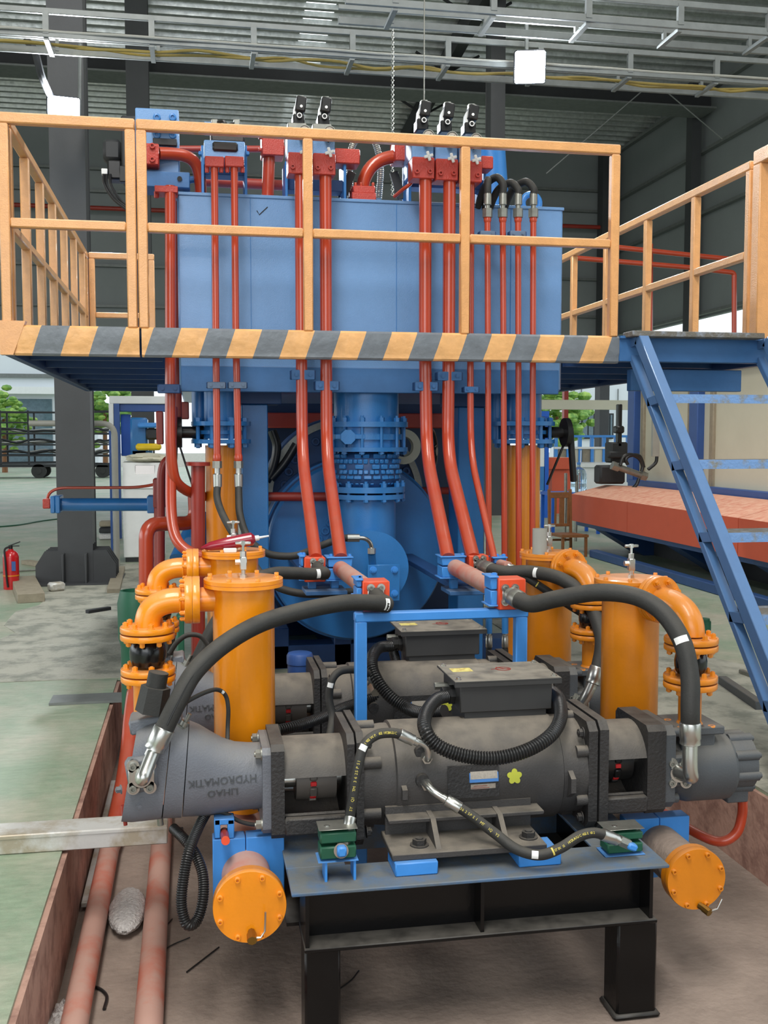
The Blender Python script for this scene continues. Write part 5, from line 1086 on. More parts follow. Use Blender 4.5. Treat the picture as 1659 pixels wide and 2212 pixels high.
def label_(t, q, f, r, m='white', w=.02):
    i = int(f*(len(q)-2)); a, b = q[i], q[i+1]; d = (b-a).normalized(); o = (CAM-a); o = (o-d*o.dot(d)).normalized(); e = d.cross(o); s = MB(); w = max(w, .006)
    rs = []
    for k_ in (-w/2, w/2): rs.append([a+d*k_+(o*math.cos(q_)+e*math.sin(q_))*rr for rr, rng in ((r*1.03, range(-6, 7)), (r*.99, range(6, -7, -1))) for q_ in [x*.13 for x in rng]])
    s.rings(rs); part('marking_label', s, m, t, 'white marking label')
# thick hose front left
t, q, r = hose('hydraulic_hose', 'thick black hose arching from the left red portal block down to the front left pump', [(838, 1306, 4.0), (800, 1302, 3.96), (740, 1303, 3.9), (650, 1320, 3.8), (560, 1348, 3.72), (480, 1395, 3.62), (420, 1452, 3.56), (384, 1515, 3.52), (352, 1580, 3.5)], 18)
fc = P(812, 1285, YF-.06); hoseflange(t, fc+V((0, .008, 0)), (0, -1, 0), 1.0); tubep(t, [fc, fc-V((-.0, .045, .015)), P(840, 1306, 4.0)-V((0, .0, 0)), P(826, 1305, 3.985)], r*1.0, 'rubber', 'elbow_fitting', .05); label_(t, q, .05, r)
ferr(t, P(356, 1573, 3.5), P(326, 1634, 3.49), r*.95); pc = P(306, 1676, YM-.155); tubep(t, [P(332, 1622, 3.49), P(317, 1660, 3.46), V((pc.x+.004, 3.43, pc.z)), V((pc.x, pc.y, pc.z))], r*.7)
s = MB(); pts = [v+V((0, -r*1.0, 0)) for v in q[6:-3]]; s.tube(pts, .003, 6); part('sleeve_seam', s, 'plastic_black', t)
# thick hose rear left
t, q, r = hose('hydraulic_hose', 'black hose running left from the small left red block behind the front filter', [(700, 1238, 4.98), (670, 1240, 4.95), (630, 1238, 4.9), (585, 1240, 4.85), (530, 1265, 4.75), (470, 1340, 4.65), (420, 1440, 4.6), (392, 1510, 4.52)], 13.5)
fc = P(685, 1224, YB-.03); hoseflange(t, fc+V((0, .008, 0)), (0, -1, 0), .95); tubep(t, [fc, fc-V((0, .09, .01)), P(706, 1240, 5.0)*1, P(695, 1240, 4.98)], r, 'rubber', 'elbow_fitting', .05); label_(t, q, .1, r)
# front right hose
t, q, r = hose('hydraulic_hose', 'thick black hose arching from the right red portal block down to the front right pump', [(1118, 1296, 3.98), (1150, 1305, 3.92), (1205, 1293, 3.85), (1290, 1280, 3.75), (1370, 1288, 3.66), (1430, 1322, 3.58), (1473, 1385, 3.5), (1490, 1460, 3.45), (1491, 1530, 3.42), (1491, 1566, 3.42)], 18.5)
fc = P(1102, 1285, YF-.06); hoseflange(t, fc+V((0, .008, 0)), (0, -1, 0), 1.0); ferr(t, P(1124, 1298, 3.98), P(1100, 1283, 4.06), r*.95, 'steel_dull'); label_(t, q, .68, r, 'white', .025)
ferr(t, P(1491, 1560, 3.42), P(1491, 1622, 3.42), r*.95); pc = P(1466, 1668, YM-.15); tubep(t, [P(1491, 1610, 3.42), P(1490, 1670, 3.41), V((pc.x+.02, 3.43, pc.z)), V((pc.x, pc.y, pc.z))], r*.8, rr=.07)
# rear right hose
t, q, r = hose('hydraulic_hose', 'black hose from the small right red block passing over to the rear right pump', [(1058, 1230, 4.98), (1090, 1236, 4.92), (1150, 1236, 4.85), (1215, 1252, 4.7), (1268, 1295, 4.6), (1296, 1360, 4.5), (1300, 1400, 4.46), (1291, 1447, 4.43)], 14.5)
fc = P(1036, 1218, YB-.03); hoseflange(t, fc+V((0, .008, 0)), (0, -1, 0), .95); ferr(t, P(1062, 1232, 4.97), P(1040, 1222, 5.06), r*.95, 'steel_dull'); label_(t, q, .33, r)
ferr(t, P(1292, 1441, 4.43), P(1276, 1487, 4.42), r*.95); tubep(t, [P(1280, 1475, 4.42), P(1262, 1515, 4.42), P(1247, 1526, 4.47)], r*.75)
hf = P(1243, 1518, 4.52); hoseflange(t, hf, (-.3, -1, 0), .9)
# slim hose from the stub
t, q, r = hose('hydraulic_hose', 'slim black hose from the smallest blue clamp slanting down behind the thick right hoses', [(1118, 1236, 4.88), (1160, 1262, 4.85), (1225, 1305, 4.8), (1290, 1345, 4.75)], 8.5, k=6)
ferr(t, P(1124, 1240, 4.88), P(1098, 1222, 4.93), r*.95); label_(t, q, .4, r, 'yellow_text', .006)
# case hoses on the front motor
t, q, r = hose('case_hose', 'black printed hose curving from the left green clamp to the upper motor port', [(755, 1768, 3.33), (763, 1720, 3.33), (771, 1665, 3.34), (786, 1612, 3.36), (812, 1588, 3.38), (842, 1583, 3.4), (866, 1586, 3.41)], 11.5)
ferr(t, P(757, 1764, 3.33), P(746, 1815, 3.3), r); ferr(t, P(862, 1585, 3.41), P(902, 1604, 3.42), r)
pb_ = P(917, 1632, YM-RM+.03); tubep(t, [P(893, 1598, 3.42), P(920, 1608, 3.42), P(926, 1622, 3.42), V((pb_.x, 3.43, pb_.z)), V((pb_.x, pb_.y, pb_.z))], r*.72, rr=.03)
s = MB(); s.cyl(V((pb_.x, 3.475, pb_.z)), V((pb_.x, 3.445, pb_.z)), .018, n=6); part('nut', s, 'steel', t); label_(t, q, .5, r, 'white', .02)
s = MB(); g = P(742, 1822, 3.3); s.cyl(g+V((.003, 0, .02)), g-V((.001, .003, .014)), .022, n=6); part('nut', s, 'steel_dull', t); s = MB(); s.cyl(P(737, 1838, 3.255), P(737, 1838, 3.29), .024, n=18); part('backing_ring', s, 'pit_floor', t); s = MB(); s.box(P(738, 1838, 3.245), (.03, .03, .034), .006); part('blue_cap', s, 'blue_bright', t)
def hosetext(t, q, i0, i1, txt, size, m='yellow_text', flip=False):
    """letters set one by one along the hose, on the side turned to the camera"""
    seg = resample(q[i0:i1], .004); L = len(seg)-2; n = len(txt); s = MB()
    for j, ch in enumerate(txt):
        if ch == ' ': continue
        k_ = int((j+.5)/n*L); p = seg[k_]; d = (seg[k_+1]-p).normalized(); out = (CAM-p); out = (out-d*out.dot(d)).normalized()
        if flip: d = -d
        s.text(ch, size, p+out*(r_+.0004), d, out.cross(d), .0003)
    part('printed_text', s, m, t)
r_ = r; hosetext(t, q, 4, 26, 'SY QI TM 3625PSI', .0135, flip=False); hosetext(t, q, 31, 56, '1902 W.P. 602 HYDRAULIC', .0125, flip=False)
t, q, r = hose('case_hose', 'black printed hose sagging from the lower motor port to the right green clamp', [(986, 1741, 3.36), (1020, 1763, 3.34), (1070, 1801, 3.3), (1115, 1834, 3.25), (1165, 1847, 3.22), (1210, 1832, 3.22), (1250, 1807, 3.24), (1280, 1799, 3.25), (1305, 1803, 3.25)], 11.5)
ferr(t, P(994, 1746, 3.355), P(955, 1722, 3.38), r); ferr(t, P(1300, 1802, 3.25), P(1342, 1818, 3.27), r)
pb_ = P(914, 1686, YM-RM+.02); tubep(t, [P(964, 1728, 3.375), P(938, 1712, 3.39), P(922, 1696, 3.42), V((pb_.x, 3.47, pb_.z))], r*.72, rr=.03)
s = MB(); s.cyl(V((pb_.x, 3.478, pb_.z)), V((pb_.x+.006, 3.44, pb_.z-.006)), .02, n=6); part('nut', s, 'steel', t); label_(t, q, .49, r, 'white', .022); label_(t, q, .585, r, 'yellow_text', .0)
r_ = r; hosetext(t, q, 2, 24, '3625PSI MT 1Q YS', .013); hosetext(t, q, 46, 72, 'JETEX 15  HYDRAULIC HOSE 602', .0115)
s = MB(); a, b = P(1338, 1815, 3.27), P(1358, 1824, 3.27); s.cyl(a, b, .019, n=6); part('nut', s, 'steel_dull', t); s = MB(); s.box(P(1364, 1828, 3.262), (.036, .034, .024), .006, Matrix.Rotation(.4, 3, 'Y')); part('blue_cap', s, 'blue_bright', t)
# corrugated conduits
def cond(label, pts, rpx, name='corrugated_conduit'): return hose(name, label, pts, rpx, 'plastic_black', corr=True)
g = XM
t, q, r = cond('thick ribbed black conduit looping from the front terminal box across the front motor', [(968, 1503, 3.73), (942, 1512, 3.67), (921, 1540, 3.55), (918, 1575, 3.44), (945, 1610, 3.4), (1000, 1632, 3.38), (1070, 1638, 3.37), (1140, 1620, 3.38), (1190, 1588, 3.42), (1211, 1550, 3.52), (1208, 1512, 3.68), (1196, 1496, 3.8)], 14.5)
t, q, r = cond('ribbed black conduit crossing from the rear terminal box down toward the front motor', [(846, 1395, 4.73), (818, 1400, 4.66), (803, 1425, 4.5), (810, 1460, 4.42), (838, 1500, 4.36), (880, 1530, 4.3), (915, 1540, 4.2), (960, 1536, 4.1)], 12.5)
t, q, r = cond('ribbed black conduit curling behind the crossing one to the blue portal leg', [(850, 1408, 4.8), (856, 1440, 4.7), (848, 1475, 4.58), (815, 1502, 4.5), (780, 1516, 4.46), (740, 1530, 4.4), (700, 1548, 4.3), (650, 1566, 4.2), (600, 1578, 4.15)], 11)
t, q, r = hose('case_hose', 'thin black hose with a white tag looping up left of the blue portal leg', [(795, 1455, 4.3), (770, 1447, 4.25), (735, 1450, 4.22), (716, 1472, 4.2), (711, 1510, 4.2), (718, 1550, 4.18), (712, 1590, 4.12)], 8.5); label_(t, q, .55, r, 'white', .02)
t, q, r = hose('case_hose', 'silver ended short hose fitting on the rear motor right of the portal leg', [(790, 1458, 4.42), (800, 1468, 4.42), (812, 1478, 4.42)], 6, 'steel'); s = MB(); s.cyl(P(805, 1482, 4.44), P(812, 1496, 4.4), .024, n=6); part('nut', s, 'steel', t)
t, q, r = hose('cable', 'thin black cable rising from the front left pump and bending down beside the orange filter', [(384, 1530, 3.56), (410, 1512, 3.6), (445, 1495, 3.64), (470, 1490, 3.68), (487, 1502, 3.7), (493, 1530, 3.7), (492, 1570, 3.7), (491, 1612, 3.66)], 5, cat='cable'); label_(t, q, .52, r, 'white', .012)
t, q, r = hose('cable', 'black cable arching behind the thick left hose near the black rubber joint', [(366, 1412, 4.2), (382, 1388, 4.2), (405, 1372, 4.2), (432, 1374, 4.2), (448, 1392, 4.2)], 5.5, cat='cable')
t, q, r = cond('ribbed black conduit hanging in a long loop below the front left pump', [(455, 1740, 3.7), (430, 1785, 3.6), (408, 1840, 3.5), (396, 1900, 3.45), (392, 1955, 3.42), (403, 1996, 3.4), (424, 1990, 3.42), (438, 1945, 3.45), (438, 1890, 3.5), (422, 1845, 3.55), (400, 1815, 3.6), (375, 1790, 3.7)], 11.5)
t, q, r = hose('cable', 'thin black cable running right under the front left pump to the coupling', [(440, 1760, 3.6), (480, 1755, 3.6), (520, 1775, 3.6), (560, 1782, 3.6), (610, 1778, 3.62), (655, 1762, 3.7)], 4.5, cat='cable')
t, q, r = hose('drain_pipe', 'red pipe curving from the front right pump down and under it', [(1604, 1715, 3.66), (1603, 1760, 3.66), (1590, 1800, 3.66), (1555, 1818, 3.68), (1505, 1800, 3.75), (1440, 1760, 3.9), (1400, 1738, 4.0)], 11, 'red', cat='pipe')
# rear details: blue capped can, thin fitting hoses under the portal
s = MB(); c = P(648, 1460, 4.95); s.lathe(c, (0, 0, 1), [(.058, 0), (.06, .01), (.06, .06), (.064, .062), (.064, .1), (.058, .112), (.05, .115)], 32); solo('plastic_can', s, 'machine_blue', 'dark blue plastic cap standing behind the rear motor coupling', 'cap')
for x, x2, nm in ((1056, 1060, 'left'), (1091, 1080, 'right')):
    t, q, r = hose('hydraulic_hose', 'short silver ferruled hose hanging behind the blue portal beam, %s of two' % nm, [(x, 1396, 4.9), (x, 1420, 4.9), (x2, 1450, 4.9), (x2-10, 1480, 4.85)], 6.5, k=6)
    s = MB(); s.cyl(P(x, 1330, 4.9), P(x, 1368, 4.9), r*1.15, n=14); part('blue_stub', s, 'blue', t); ferr(t, P(x, 1398, 4.9), P(x, 1364, 4.9), r)
# ================================================================ PIT AND FLOOR ITEMS
xA, xB = -.418, -.172
t = thing('pit_pipe', 'long dusty red pit pipe nearest the left pit wall, rising at its far end', 'pipe', (xA, 3, PZB+.004))
s = MB(); s.tube([(xA+.01, .6, PZB+.05), (xA, 5.0, PZB+.05)], .046, 24); s.lathe((xA, 4.99, PZB+.05), (0, 1, 0), [(.046, 0), (.05, .004), (.05, .012), (.046, .016)], 24); part('level_section', s, 'red_dusty', t, 'dusty level pipe section')
s = MB(); s.tube(rpath([(xA, 5.0, PZB+.05), (xA+.01, 5.1, PZB+.06), (xA+.055, 5.5, -.13), (xA+.065, 5.85, .12), (xA+.065, 6.3, .16)], .3), .046, 24); part('rising_section', s, 'red', t, 'clean red rising pipe section')
s = MB(); s.tube([(xB+.01, .6, PZB+.05), (xB-.01, 5.6, PZB+.05)], .048, 24); solo('pit_pipe', s, 'red_dusty', 'long dusty red pipe in the pit, right of the one by the wall', 'pipe')
for y in (5.2,):
    s = MB(); s.bx(PX0+.03, -.08, y, y+.08, PZB, PZB+.01); solo('pipe_batten', s, 'dark', 'flat dark batten across the pit floor under the two dusty pipes', 'batten')
al = thing('aluminium_beam', 'dull aluminium rectangular beam lying on the floor and reaching out over the pit', 'beam', (-.9, 4.15, 0))
s = MB(); xe = P(362, 1800, 4.08).x; s.bx(-1.5, xe, 4.06, 4.2, .001, .076, .004); part('beam_body', s, 'alu', al)
s = MB(); s.bx(-1.5, xe-.002, 4.056, 4.062, .062, .072); part('edge_ridge', s, 'alu', al)
s = MB(); s.bx(PX0-.35, -.15, 6.35, 6.55, .001, .016); solo('steel_plate', s, 'galv', 'flat grey steel plate bridging the left corner of the pit behind the pump', 'plate')
s = MB(); s.box((0, 0, 0), (.028, 1.3, .02), .002); s.v = [Matrix.Rotation(.03, 3, 'Z')@v+V((-.492, 2.9, PZB+.03)) for v in s.v]; solo('cable_channel', s, 'alu', 'thin white metal strip lying along the foot of the left pit wall, near end', 'strip')
s = MB(); s.box((-.478, 5.2, PZB+.03), (.026, 1.6, .02), .002); solo('cable_channel', s, 'alu', 'thin white metal strip along the foot of the left pit wall, far end', 'strip')
random.seed(11)
def crumple(c, rx, ry, rz_, n=16, m=10, a=.25):
    s = MB(); c = V(c); rs = []
    for i in range(m+1):
        t = PI*i/m; rr = max(.02, math.sin(t)); rs.append([c+V((rr*math.cos(2*PI*j/n)*rx, rr*math.sin(2*PI*j/n)*ry, -math.cos(t)*rz_))*(1+random.uniform(-a, a)) for j in range(n)])
    return s.rings(rs)
mat('film', (226, 222, 218), .15, trans=.35, var=.25, scale=60, bump=1, bs=90)
solo('plastic_wrap', crumple((-.295, 4.3, PZB+.04), .075, .2, .04, 44, 24, .03), 'film', 'crumpled clear plastic wrap between the two dusty pit pipes', 'plastic wrap')
solo('plastic_wrap', crumple((-.47, 3.5, PZB+.035), .035, .12, .03, 20, 12, .2), 'film', 'small scrap of clear film by the left pit wall near the white strip', 'plastic wrap')
def floorline(name, label, pts, z, r, m, cat, spl=True):
    q = [PZ(a, b, z) for a, b in pts]; s = MB(); s.tube(spline(q, 8) if spl else q, r, 8); return solo(name, s, m, label, cat)
zf_ = PZB+.006
s = MB(); s.tube(spline([PZ(a_, b_, .012) for a_, b_ in ((-20, 1139), (40, 1134), (85, 1126), (140, 1119))]), .012, 8); solo('floor_cable', s, 'green_clamp', 'dark green cable lying across the floor left of the steel column', 'cable')
floorline('cable_scrap', 'black cable end curling out from under the left pit pipe', [(180, 2140), (205, 2132), (230, 2150), (225, 2180)], zf_, .006, 'plastic_black', 'cable')
floorline('wire_scrap', 'thin black stick lying on the pit floor below the left end cap', [(403, 2100), (473, 2046)], zf_, .003, 'plastic_black', 'wire', False)
floorline('wire_scrap', 'curved black wire on the pit floor left of the straight stick', [(342, 2070), (365, 2045), (410, 2025)], zf_, .0025, 'plastic_black', 'wire')
floorline('wire_scrap', 'short black wire on the pit floor beside the left black leg', [(735, 2135), (758, 2118), (775, 2097)], zf_, .003, 'plastic_black', 'wire')
floorline('wire_scrap', 'thin black wire crossing the pit floor in front of the ribbed conduit', [(372, 1985), (353, 2010), (358, 2038)], zf_, .0025, 'plastic_black', 'wire')
# fire extinguisher
p = PZ(25, 1272, 0); t = thing('fire_extinguisher', 'red fire extinguisher standing on the floor at the far left', 'fire extinguisher', p)
s = MB(); s.lathe(p, (0, 0, 1), [(.078, 0), (.082, .012), (.082, .34), (.075, .375), (.045, .405), (.028, .41), (.028, .425)], 32); part('cylinder_body', s, 'extinguisher', t)
s = MB(); s.cyl(p+V((0, 0, .42)), p+V((0, 0, .46)), .022, n=14); s.bar(p+V((-.02, 0, .455)), p+V((.1, 0, .5)), .02, .012); s.bar(p+V((-.02, 0, .455)), p+V((.09, 0, .455)), .02, .01); part('handle', s, 'plastic_black', t)
s = MB(); s.tube(spline([p+V((-.01, -.02, .45)), p+V((-.05, -.06, .42)), p+V((-.04, -.09, .3)), p+V((-.03, -.092, .12)), p+V((-.02, -.09, .03))]), .011, 8); part('hose', s, 'plastic_black', t)
s = MB(); s.ring(p+V((0, 0, .14)), (0, 0, 1), .085, .08, .012, 32); part('strap', s, 'orange_r', t)
s = MB(); s.bx(p.x+.02, p.x+.06, p.y-.085, p.y-.079, .2, .3); part('label_plate', s, 'machine_blue', t)
def board(name, label, a, b, w, h, m, z=0, cat='plank'):
    a = PZ(*a, 0); b = PZ(*b, 0); s = MB(); s.bar(a+V((0, 0, h/2+z)), b+V((0, 0, h/2+z)), w, h, (0, 0, 1), .004); return solo(name, s, m, label, cat)
board('wooden_block', 'pale wooden block with a foil end lying between extinguisher and column', (68, 1302), (50, 1262), .25, .09, 'plank')
board('plank', 'short pale plank behind the extinguisher at the column foot', (55, 1218), (98, 1225), .12, .05, 'plank')
board('plank', 'narrow grey-brown plank right of the column foot', (245, 1282), (258, 1232), .13, .05, 'plank')
board('metal_rod', 'thin metal rod on the floor between extinguisher and column foot', (0, 1238), (95, 1232), .03, .02, 'steel_dull', cat='rod')
board('iron_scrap', 'rusty brown iron piece lying on the floor left of the green pot', (188, 1326), (237, 1318), .05, .035, 'dark', cat='scrap')
p = PZ(122, 1277, 0); s = MB(); s.box(p+V((0, 0, .05)), (.16, .12, .09), .02, Matrix.Rotation(.5, 3, 'Z')); solo('lamp_head', s, 'alu', 'small white metal lamp head lying by the column foot', 'lamp')
for i in range(3):
    p = PZ(229, 1165, 0); s = MB(); s.box(p+V((0, 0, .05+i*.1)), (.2-.01*i, .25, .085), .015); solo('wrapped_stack', s, ('film', 'dark', 'plank')[i], ('film wrapped bundle at the bottom of the stack beside the grey pipe', 'dark bundle in the middle of the stack beside the grey pipe', 'brown board on top of the stack beside the grey pipe')[i], 'bundle')
# green pots behind the left elbows
for (px, py, Y, r, h, nm) in ((292, 1345, 6.1, .1, .2, 'behind the rear left elbow'),):
    p = P(px, 1275, Y); s = MB(); s.lathe((p.x, Y, 0), (0, 0, 1), [(r*.86, 0), (r*.86, p.z*.55), (r, p.z*.62), (r*1.02, p.z*.9), (r*.85, p.z), (r*.7, p.z), (r*.7, p.z*.9)], 32); solo('green_pot', s, 'green_clamp', 'dark green cylindrical housing standing ' + nm, 'housing')
s = MB(); s.bx(X(375, 5.9), X(392, 5.9), 5.9, 6.0, 0, Z(380, 1330, 5.9), .01); solo('green_bracket', s, 'green_clamp', 'slim dark green bracket between the left elbows and the red pipes', 'bracket')
# ================================================================ HALL BACKGROUND, LEFT
p = PZ(253, 1226, 0); r = .036; s = MB(); s.tube(rpath([(p.x-1.0, p.y, Z(253, 915, p.y)), (p.x, p.y, Z(253, 915, p.y)), (p.x, p.y, 0)], .16), r, 16); solo('grey_pipe', s, 'grey_pipe', 'grey pipe bending down to the floor right of the left column', 'pipe')
s = MB(); s.bx(p.x-.07, p.x-.045, p.y, p.y+.06, 0, Z(243, 930, p.y)); solo('blue_bar', s, 'machine_blue', 'thin blue upright bar beside the grey bent pipe', 'bar')
Yc2 = 13.7; cb = thing('control_cabinet', 'white control cabinet with a dark screen behind the blue hydraulic cylinder', 'cabinet', (X(308, Yc2), Yc2, 0))
s = MB(); a, b = X(263, Yc2), X(352, Yc2); z1 = Z(300, 1000, Yc2); s.bx(a, b, Yc2, Yc2+.5, .06, .95, .01); part('lower_body', s, 'white', cb)
s = MB(); s.prism([(a, Yc2-.02, .95), (a, Yc2+.5, .95), (a, Yc2+.5, z1+.02), (a, Yc2+.12, z1)], (b-a, 0, 0)); h2 = part('upper_body', s, 'white', cb)
s = MB(); s.box(((X(290, Yc2)+X(333, Yc2))/2, Yc2+.075, Z(310, 1021, Yc2)), (X(333, Yc2)-X(290, Yc2), .02, .19), .004, Matrix.Rotation(-.32, 3, 'X')); part('screen', s, 'screen', h2)
s = MB(); s.bx(a+.02, b-.02, Yc2+.02, Yc2+.5, 0, .06); part('plinth', s, 'dark', cb)
solo('cloth', crumple((X(318, Yc2), Yc2+.25, z1+.06), .28, .2, .06, 24, 12, .15), 'cream', 'crumpled pale cloth lying on the white control cabinet', 'cloth')
Yg = 17.0; gt = thing('gantry_frame', 'white and blue gantry frame behind the control cabinet', 'frame', (X(300, Yg), Yg, 0))
s = MB(); pb(s, 236, 360, 856, 872, Yg, .2, .01); part('top_beam', s, 'white', gt)
s = MB(); pb(s, 258, 360, 873, 889, Yg+.05, .15, .01); part('lower_beam', s, 'machine_blue', gt)
for x0, x1, m in ((236, 246, 'white'), (247, 259, 'machine_blue')): a, b = X(x0, Yg), X(x1, Yg); s = MB(); s.bx(a, b, Yg, Yg+.15, 0, Z(240, 872, Yg)); part('upright', s, m, gt)
s = MB(); pb(s, 262, 282, 895, 985, Yg+.2, .1, .01); part('panel', s, 'vblue', gt)
rb_ = thing('blue_machine_head', 'blue machine head with a yellow arm under the white gantry', 'machine', (X(315, Yg-.6), Yg-.6, 0))
s = MB(); pb(s, 282, 318, 902, 985, Yg-.6, .4, .03); a = X(285, Yg-.6); s.bx(a, a+.3, Yg-.6, Yg-.3, 0, 1.4); part('body', s, 'blue', rb_); s = MB(); pb(s, 297, 345, 913, 924, Yg-.75, .2, .02); part('upper_arm', s, 'blue_bright', rb_)
s = MB(); pb(s, 293, 348, 958, 973, Yg-.8, .2, .03); part('yellow_arm', s, 'yellow', rb_); s = MB(); pb(s, 315, 345, 925, 950, Yg-.7, .15, .03); part('tool_block', s, 'dark', rb_)
# outdoors, left: facade, trolleys, trees
struct('floor.002', MB().bx(-90, 90, 60.01, 120, -.3, -.01), 'concrete_bare')
fc_ = thing('white_building', 'pale building with a dark shutter seen through the opening at the far left', 'building', (X(60, 62), 62, 0))
s = MB(); s.bx(X(-400, 62), X(212, 62), 62, 66, 0, Z(60, 700, 62)); part('wall', s, 'facade', fc_)
s = MB(); pb(s, -40, 112, 862, 1000, 61.9, .1); part('shutter', s, 'window_glass', fc_); s = MB(); pb(s, -40, 128, 836, 850, 61.5, .5); part('canopy', s, 'white', fc_)
s = MB(); pb(s, -100, 122, 808, 814, 61.8, .2); part('gutter', s, 'galv', fc_)
def trolley(label, px0, px1, Y=44):
    t = thing('rack_trolley', label, 'trolley', (X((px0+px1)/2, Y), Y, 0)); s0 = random.Random(px0)
    n = max(2, int((px1-px0)/48)+1); z0 = Z(px0, 1004, Y)
    for i in range(n):
        x = X(px0+(px1-px0)*i/(n-1), Y)
        for d in (0, 1.6): s = MB(); s.bx(x-.035, x+.035, Y+d, Y+d+.07, z0, Z(px0, 886, Y)); part('upright', s, 'dark', t)
    for y in (889, 912, 936, 961, 984, 1002):
        for d in (0, 1.6): s = MB(); a, b = X(px0, Y), X(px1, Y); z = Z(px0, y, Y); s.bar((a, Y+d, z), (b, Y+d, z+s0.uniform(-.04, .04)), .05, .06); part('shelf_rail', s, 'dark', t)
        if y in (936, 961, 984):
            for k_ in range(3): s = MB(); z = Z(px0, y, Y)+.06; xs_ = [a+(b-a)*j/6 for j in range(7)]; s.tube(spline([(x, Y+.4+.4*k_, z+s0.uniform(0, .16)) for x in xs_], 3), .05, 6); part('load_bar', s, 'steel_dull' if k_ else 'dark', t)
    s = MB(); s.bx(X(px0, Y), X(px1, Y), Y, Y+1.6, z0-.1, z0); part('bed', s, 'dark', t)
    for f in (.12, .78):
        for d in (0, 1.4): x = X(px0+(px1-px0)*f, Y); s = MB(); s.cyl((x, Y+d, .29), (x, Y+d+.2, .29), .29, n=24); s.cyl((x, Y+d-.02, .29), (x, Y+d, .29), .12, n=16); part('wheel', s, 'rubber', t)
trolley('black rack trolley on rubber wheels outside the opening, left of the column', -60, 122)
trolley('black rack trolley outside the opening, right of the left column', 150, 240)
def tree(label, px, py, Y, r, n=90):
    p = P(px, py, Y); t = thing('tree', label, 'tree', (p.x, Y, -.01)); rd = random.Random(int(px)); s = MB(); s.cyl((p.x, Y, -.01), (p.x, Y, p.z), .14, .08, n=8); part('trunk', s, 'wood', t); s = MB()
    for i in range(n):
        d = V((rd.gauss(0, 1), rd.gauss(0, 1), rd.gauss(0, .8))).normalized()*r*rd.uniform(.4, 1); s.sph(p+d, r*rd.uniform(.1, .22), 6, 4, (1, 1, .6))
    part('foliage', s, 'foliage', t)
tree('green tree outside at the far left edge behind the trolley', 8, 905, 52, 1.5); tree('green tree outside between left column and gantry', 226, 888, 52, 1.8)
tree('green tree outside on the right beside the dark pole', 1203, 900, 48, 1.8, 140)
# ================================================================ HALL BACKGROUND, RIGHT
fr2 = thing('white_building', 'white corrugated building with dark framed windows seen through the right opening', 'building', (X(1300, 58), 58, -.01))
s = MB(); pb(s, 1236, 1700, 760, 1010, 58, 4); part('wall', s, 'facade', fr2)
for x0, x1 in ((1256, 1285), (1309, 1326)):
    s = MB(); pb(s, x0, x1, 893, 948, 57.85, .15); w_ = part('window', s, 'dark', fr2); s = MB(); pb(s, x0+3, (x0+x1)/2-1, 896, 945, 57.8, .05); pb(s, (x0+x1)/2+1, x1-3, 896, 945, 57.8, .05); part('pane', s, 'window_glass', w_)
for x in (1240, 1256, 1293, 1335): s = MB(); pb(s, x, x+1.5, 840, 893, 57.9, .1); part('seam', s, 'galv', fr2)
s = MB(); s.bx(X(1218, 31), X(1227, 31), 31, 31.2, 0, 4.3); solo('dark_pole', s, 'red_dark', 'thin dark reddish pole standing in the right opening beside the tree', 'pole')
s = MB(); pb(s, 1150, 1400, 865, 884, 27, .2); s.bx(X(1150, 27), X(1152, 27), 27, 27.2, 0, Z(1150, 884, 27)); s.bx(X(1395, 27), X(1397, 27), 27, 27.2, 0, Z(1395, 884, 27)); solo('beige_beam', s, 'cream', 'long beige beam crossing the right opening', 'beam')
Yb_ = 20.0; bm = thing('blue_booth', 'bright blue framed booth with a white panel behind the right suction valve', 'cabinet', (X(1172, Yb_), Yb_, 0))
for x0, x1 in ((1150, 1157), (1176, 1186)): s = MB(); a, b = X(x0, Yb_), X(x1, Yb_); s.bx(a, b, Yb_, Yb_+.1, 0, Z(1180, 888, Yb_)); part('upright', s, 'vblue', bm)
s = MB(); pb(s, 1150, 1186, 888, 900, Yb_-.02, .1); part('top_beam', s, 'vblue', bm); s = MB(); pb(s, 1156, 1177, 945, 1008, Yb_, .08); part('panel', s, 'white', bm); s = MB(); pb(s, 1156, 1177, 1008, 1060, Yb_, .08); part('lower_panel', s, 'blue', bm)
s = MB(); pb(s, 1156, 1172, 903, 940, Yb_+.02, .05); part('window', s, 'window_glass', bm)
Yf_ = 26; fe = thing('blue_crate_fence', 'row of light blue steel frames with tan infill beyond the chair', 'fence', (X(1280, Yf_), Yf_, 0))
for i in range(7): x = X(1202+i*26, Yf_); s = MB(); s.bx(x-.04, x+.04, Yf_, Yf_+.1, 0, Z(1280, 940, Yf_)); part('post', s, 'blue_bright', fe)
for y in (940, 965, 998): s = MB(); pb(s, 1198, 1362, y, y+5, Yf_-.02, .06); part('rail', s, 'blue_bright' if y < 950 else 'white', fe)
for i in range(6): s = MB(); pb(s, 1207+i*26, 1224+i*26, 966, 999, Yf_+.05, .1); part('infill', s, 'cream' if i % 2 else 'plank', fe)
s = MB(); pb(s, 1185, 1362, 1000, 1010, Yf_-.8, .7); s.bx(X(1190, Yf_), X(1360, Yf_), Yf_-.7, Yf_-.2, 0, Z(1280, 1010, Yf_-.8)); solo('white_bench', s, 'white', 'long low white bench in front of the light blue frames', 'bench')
s = MB(); pb(s, 1185, 1234, 988, 1014, 21, .5, .01); s.bx(X(1190, 21.2), X(1230, 21.2), 21.1, 21.4, 0, Z(1200, 1014, 21)); solo('red_cabinet', s, 'salmon', 'small orange-red box on a stand behind the chair', 'box')
Yj = 16.6; tb_ = thing('blue_table', 'blue steel table carrying the clear water jug', 'table', (X(1225, Yj), Yj, 0))
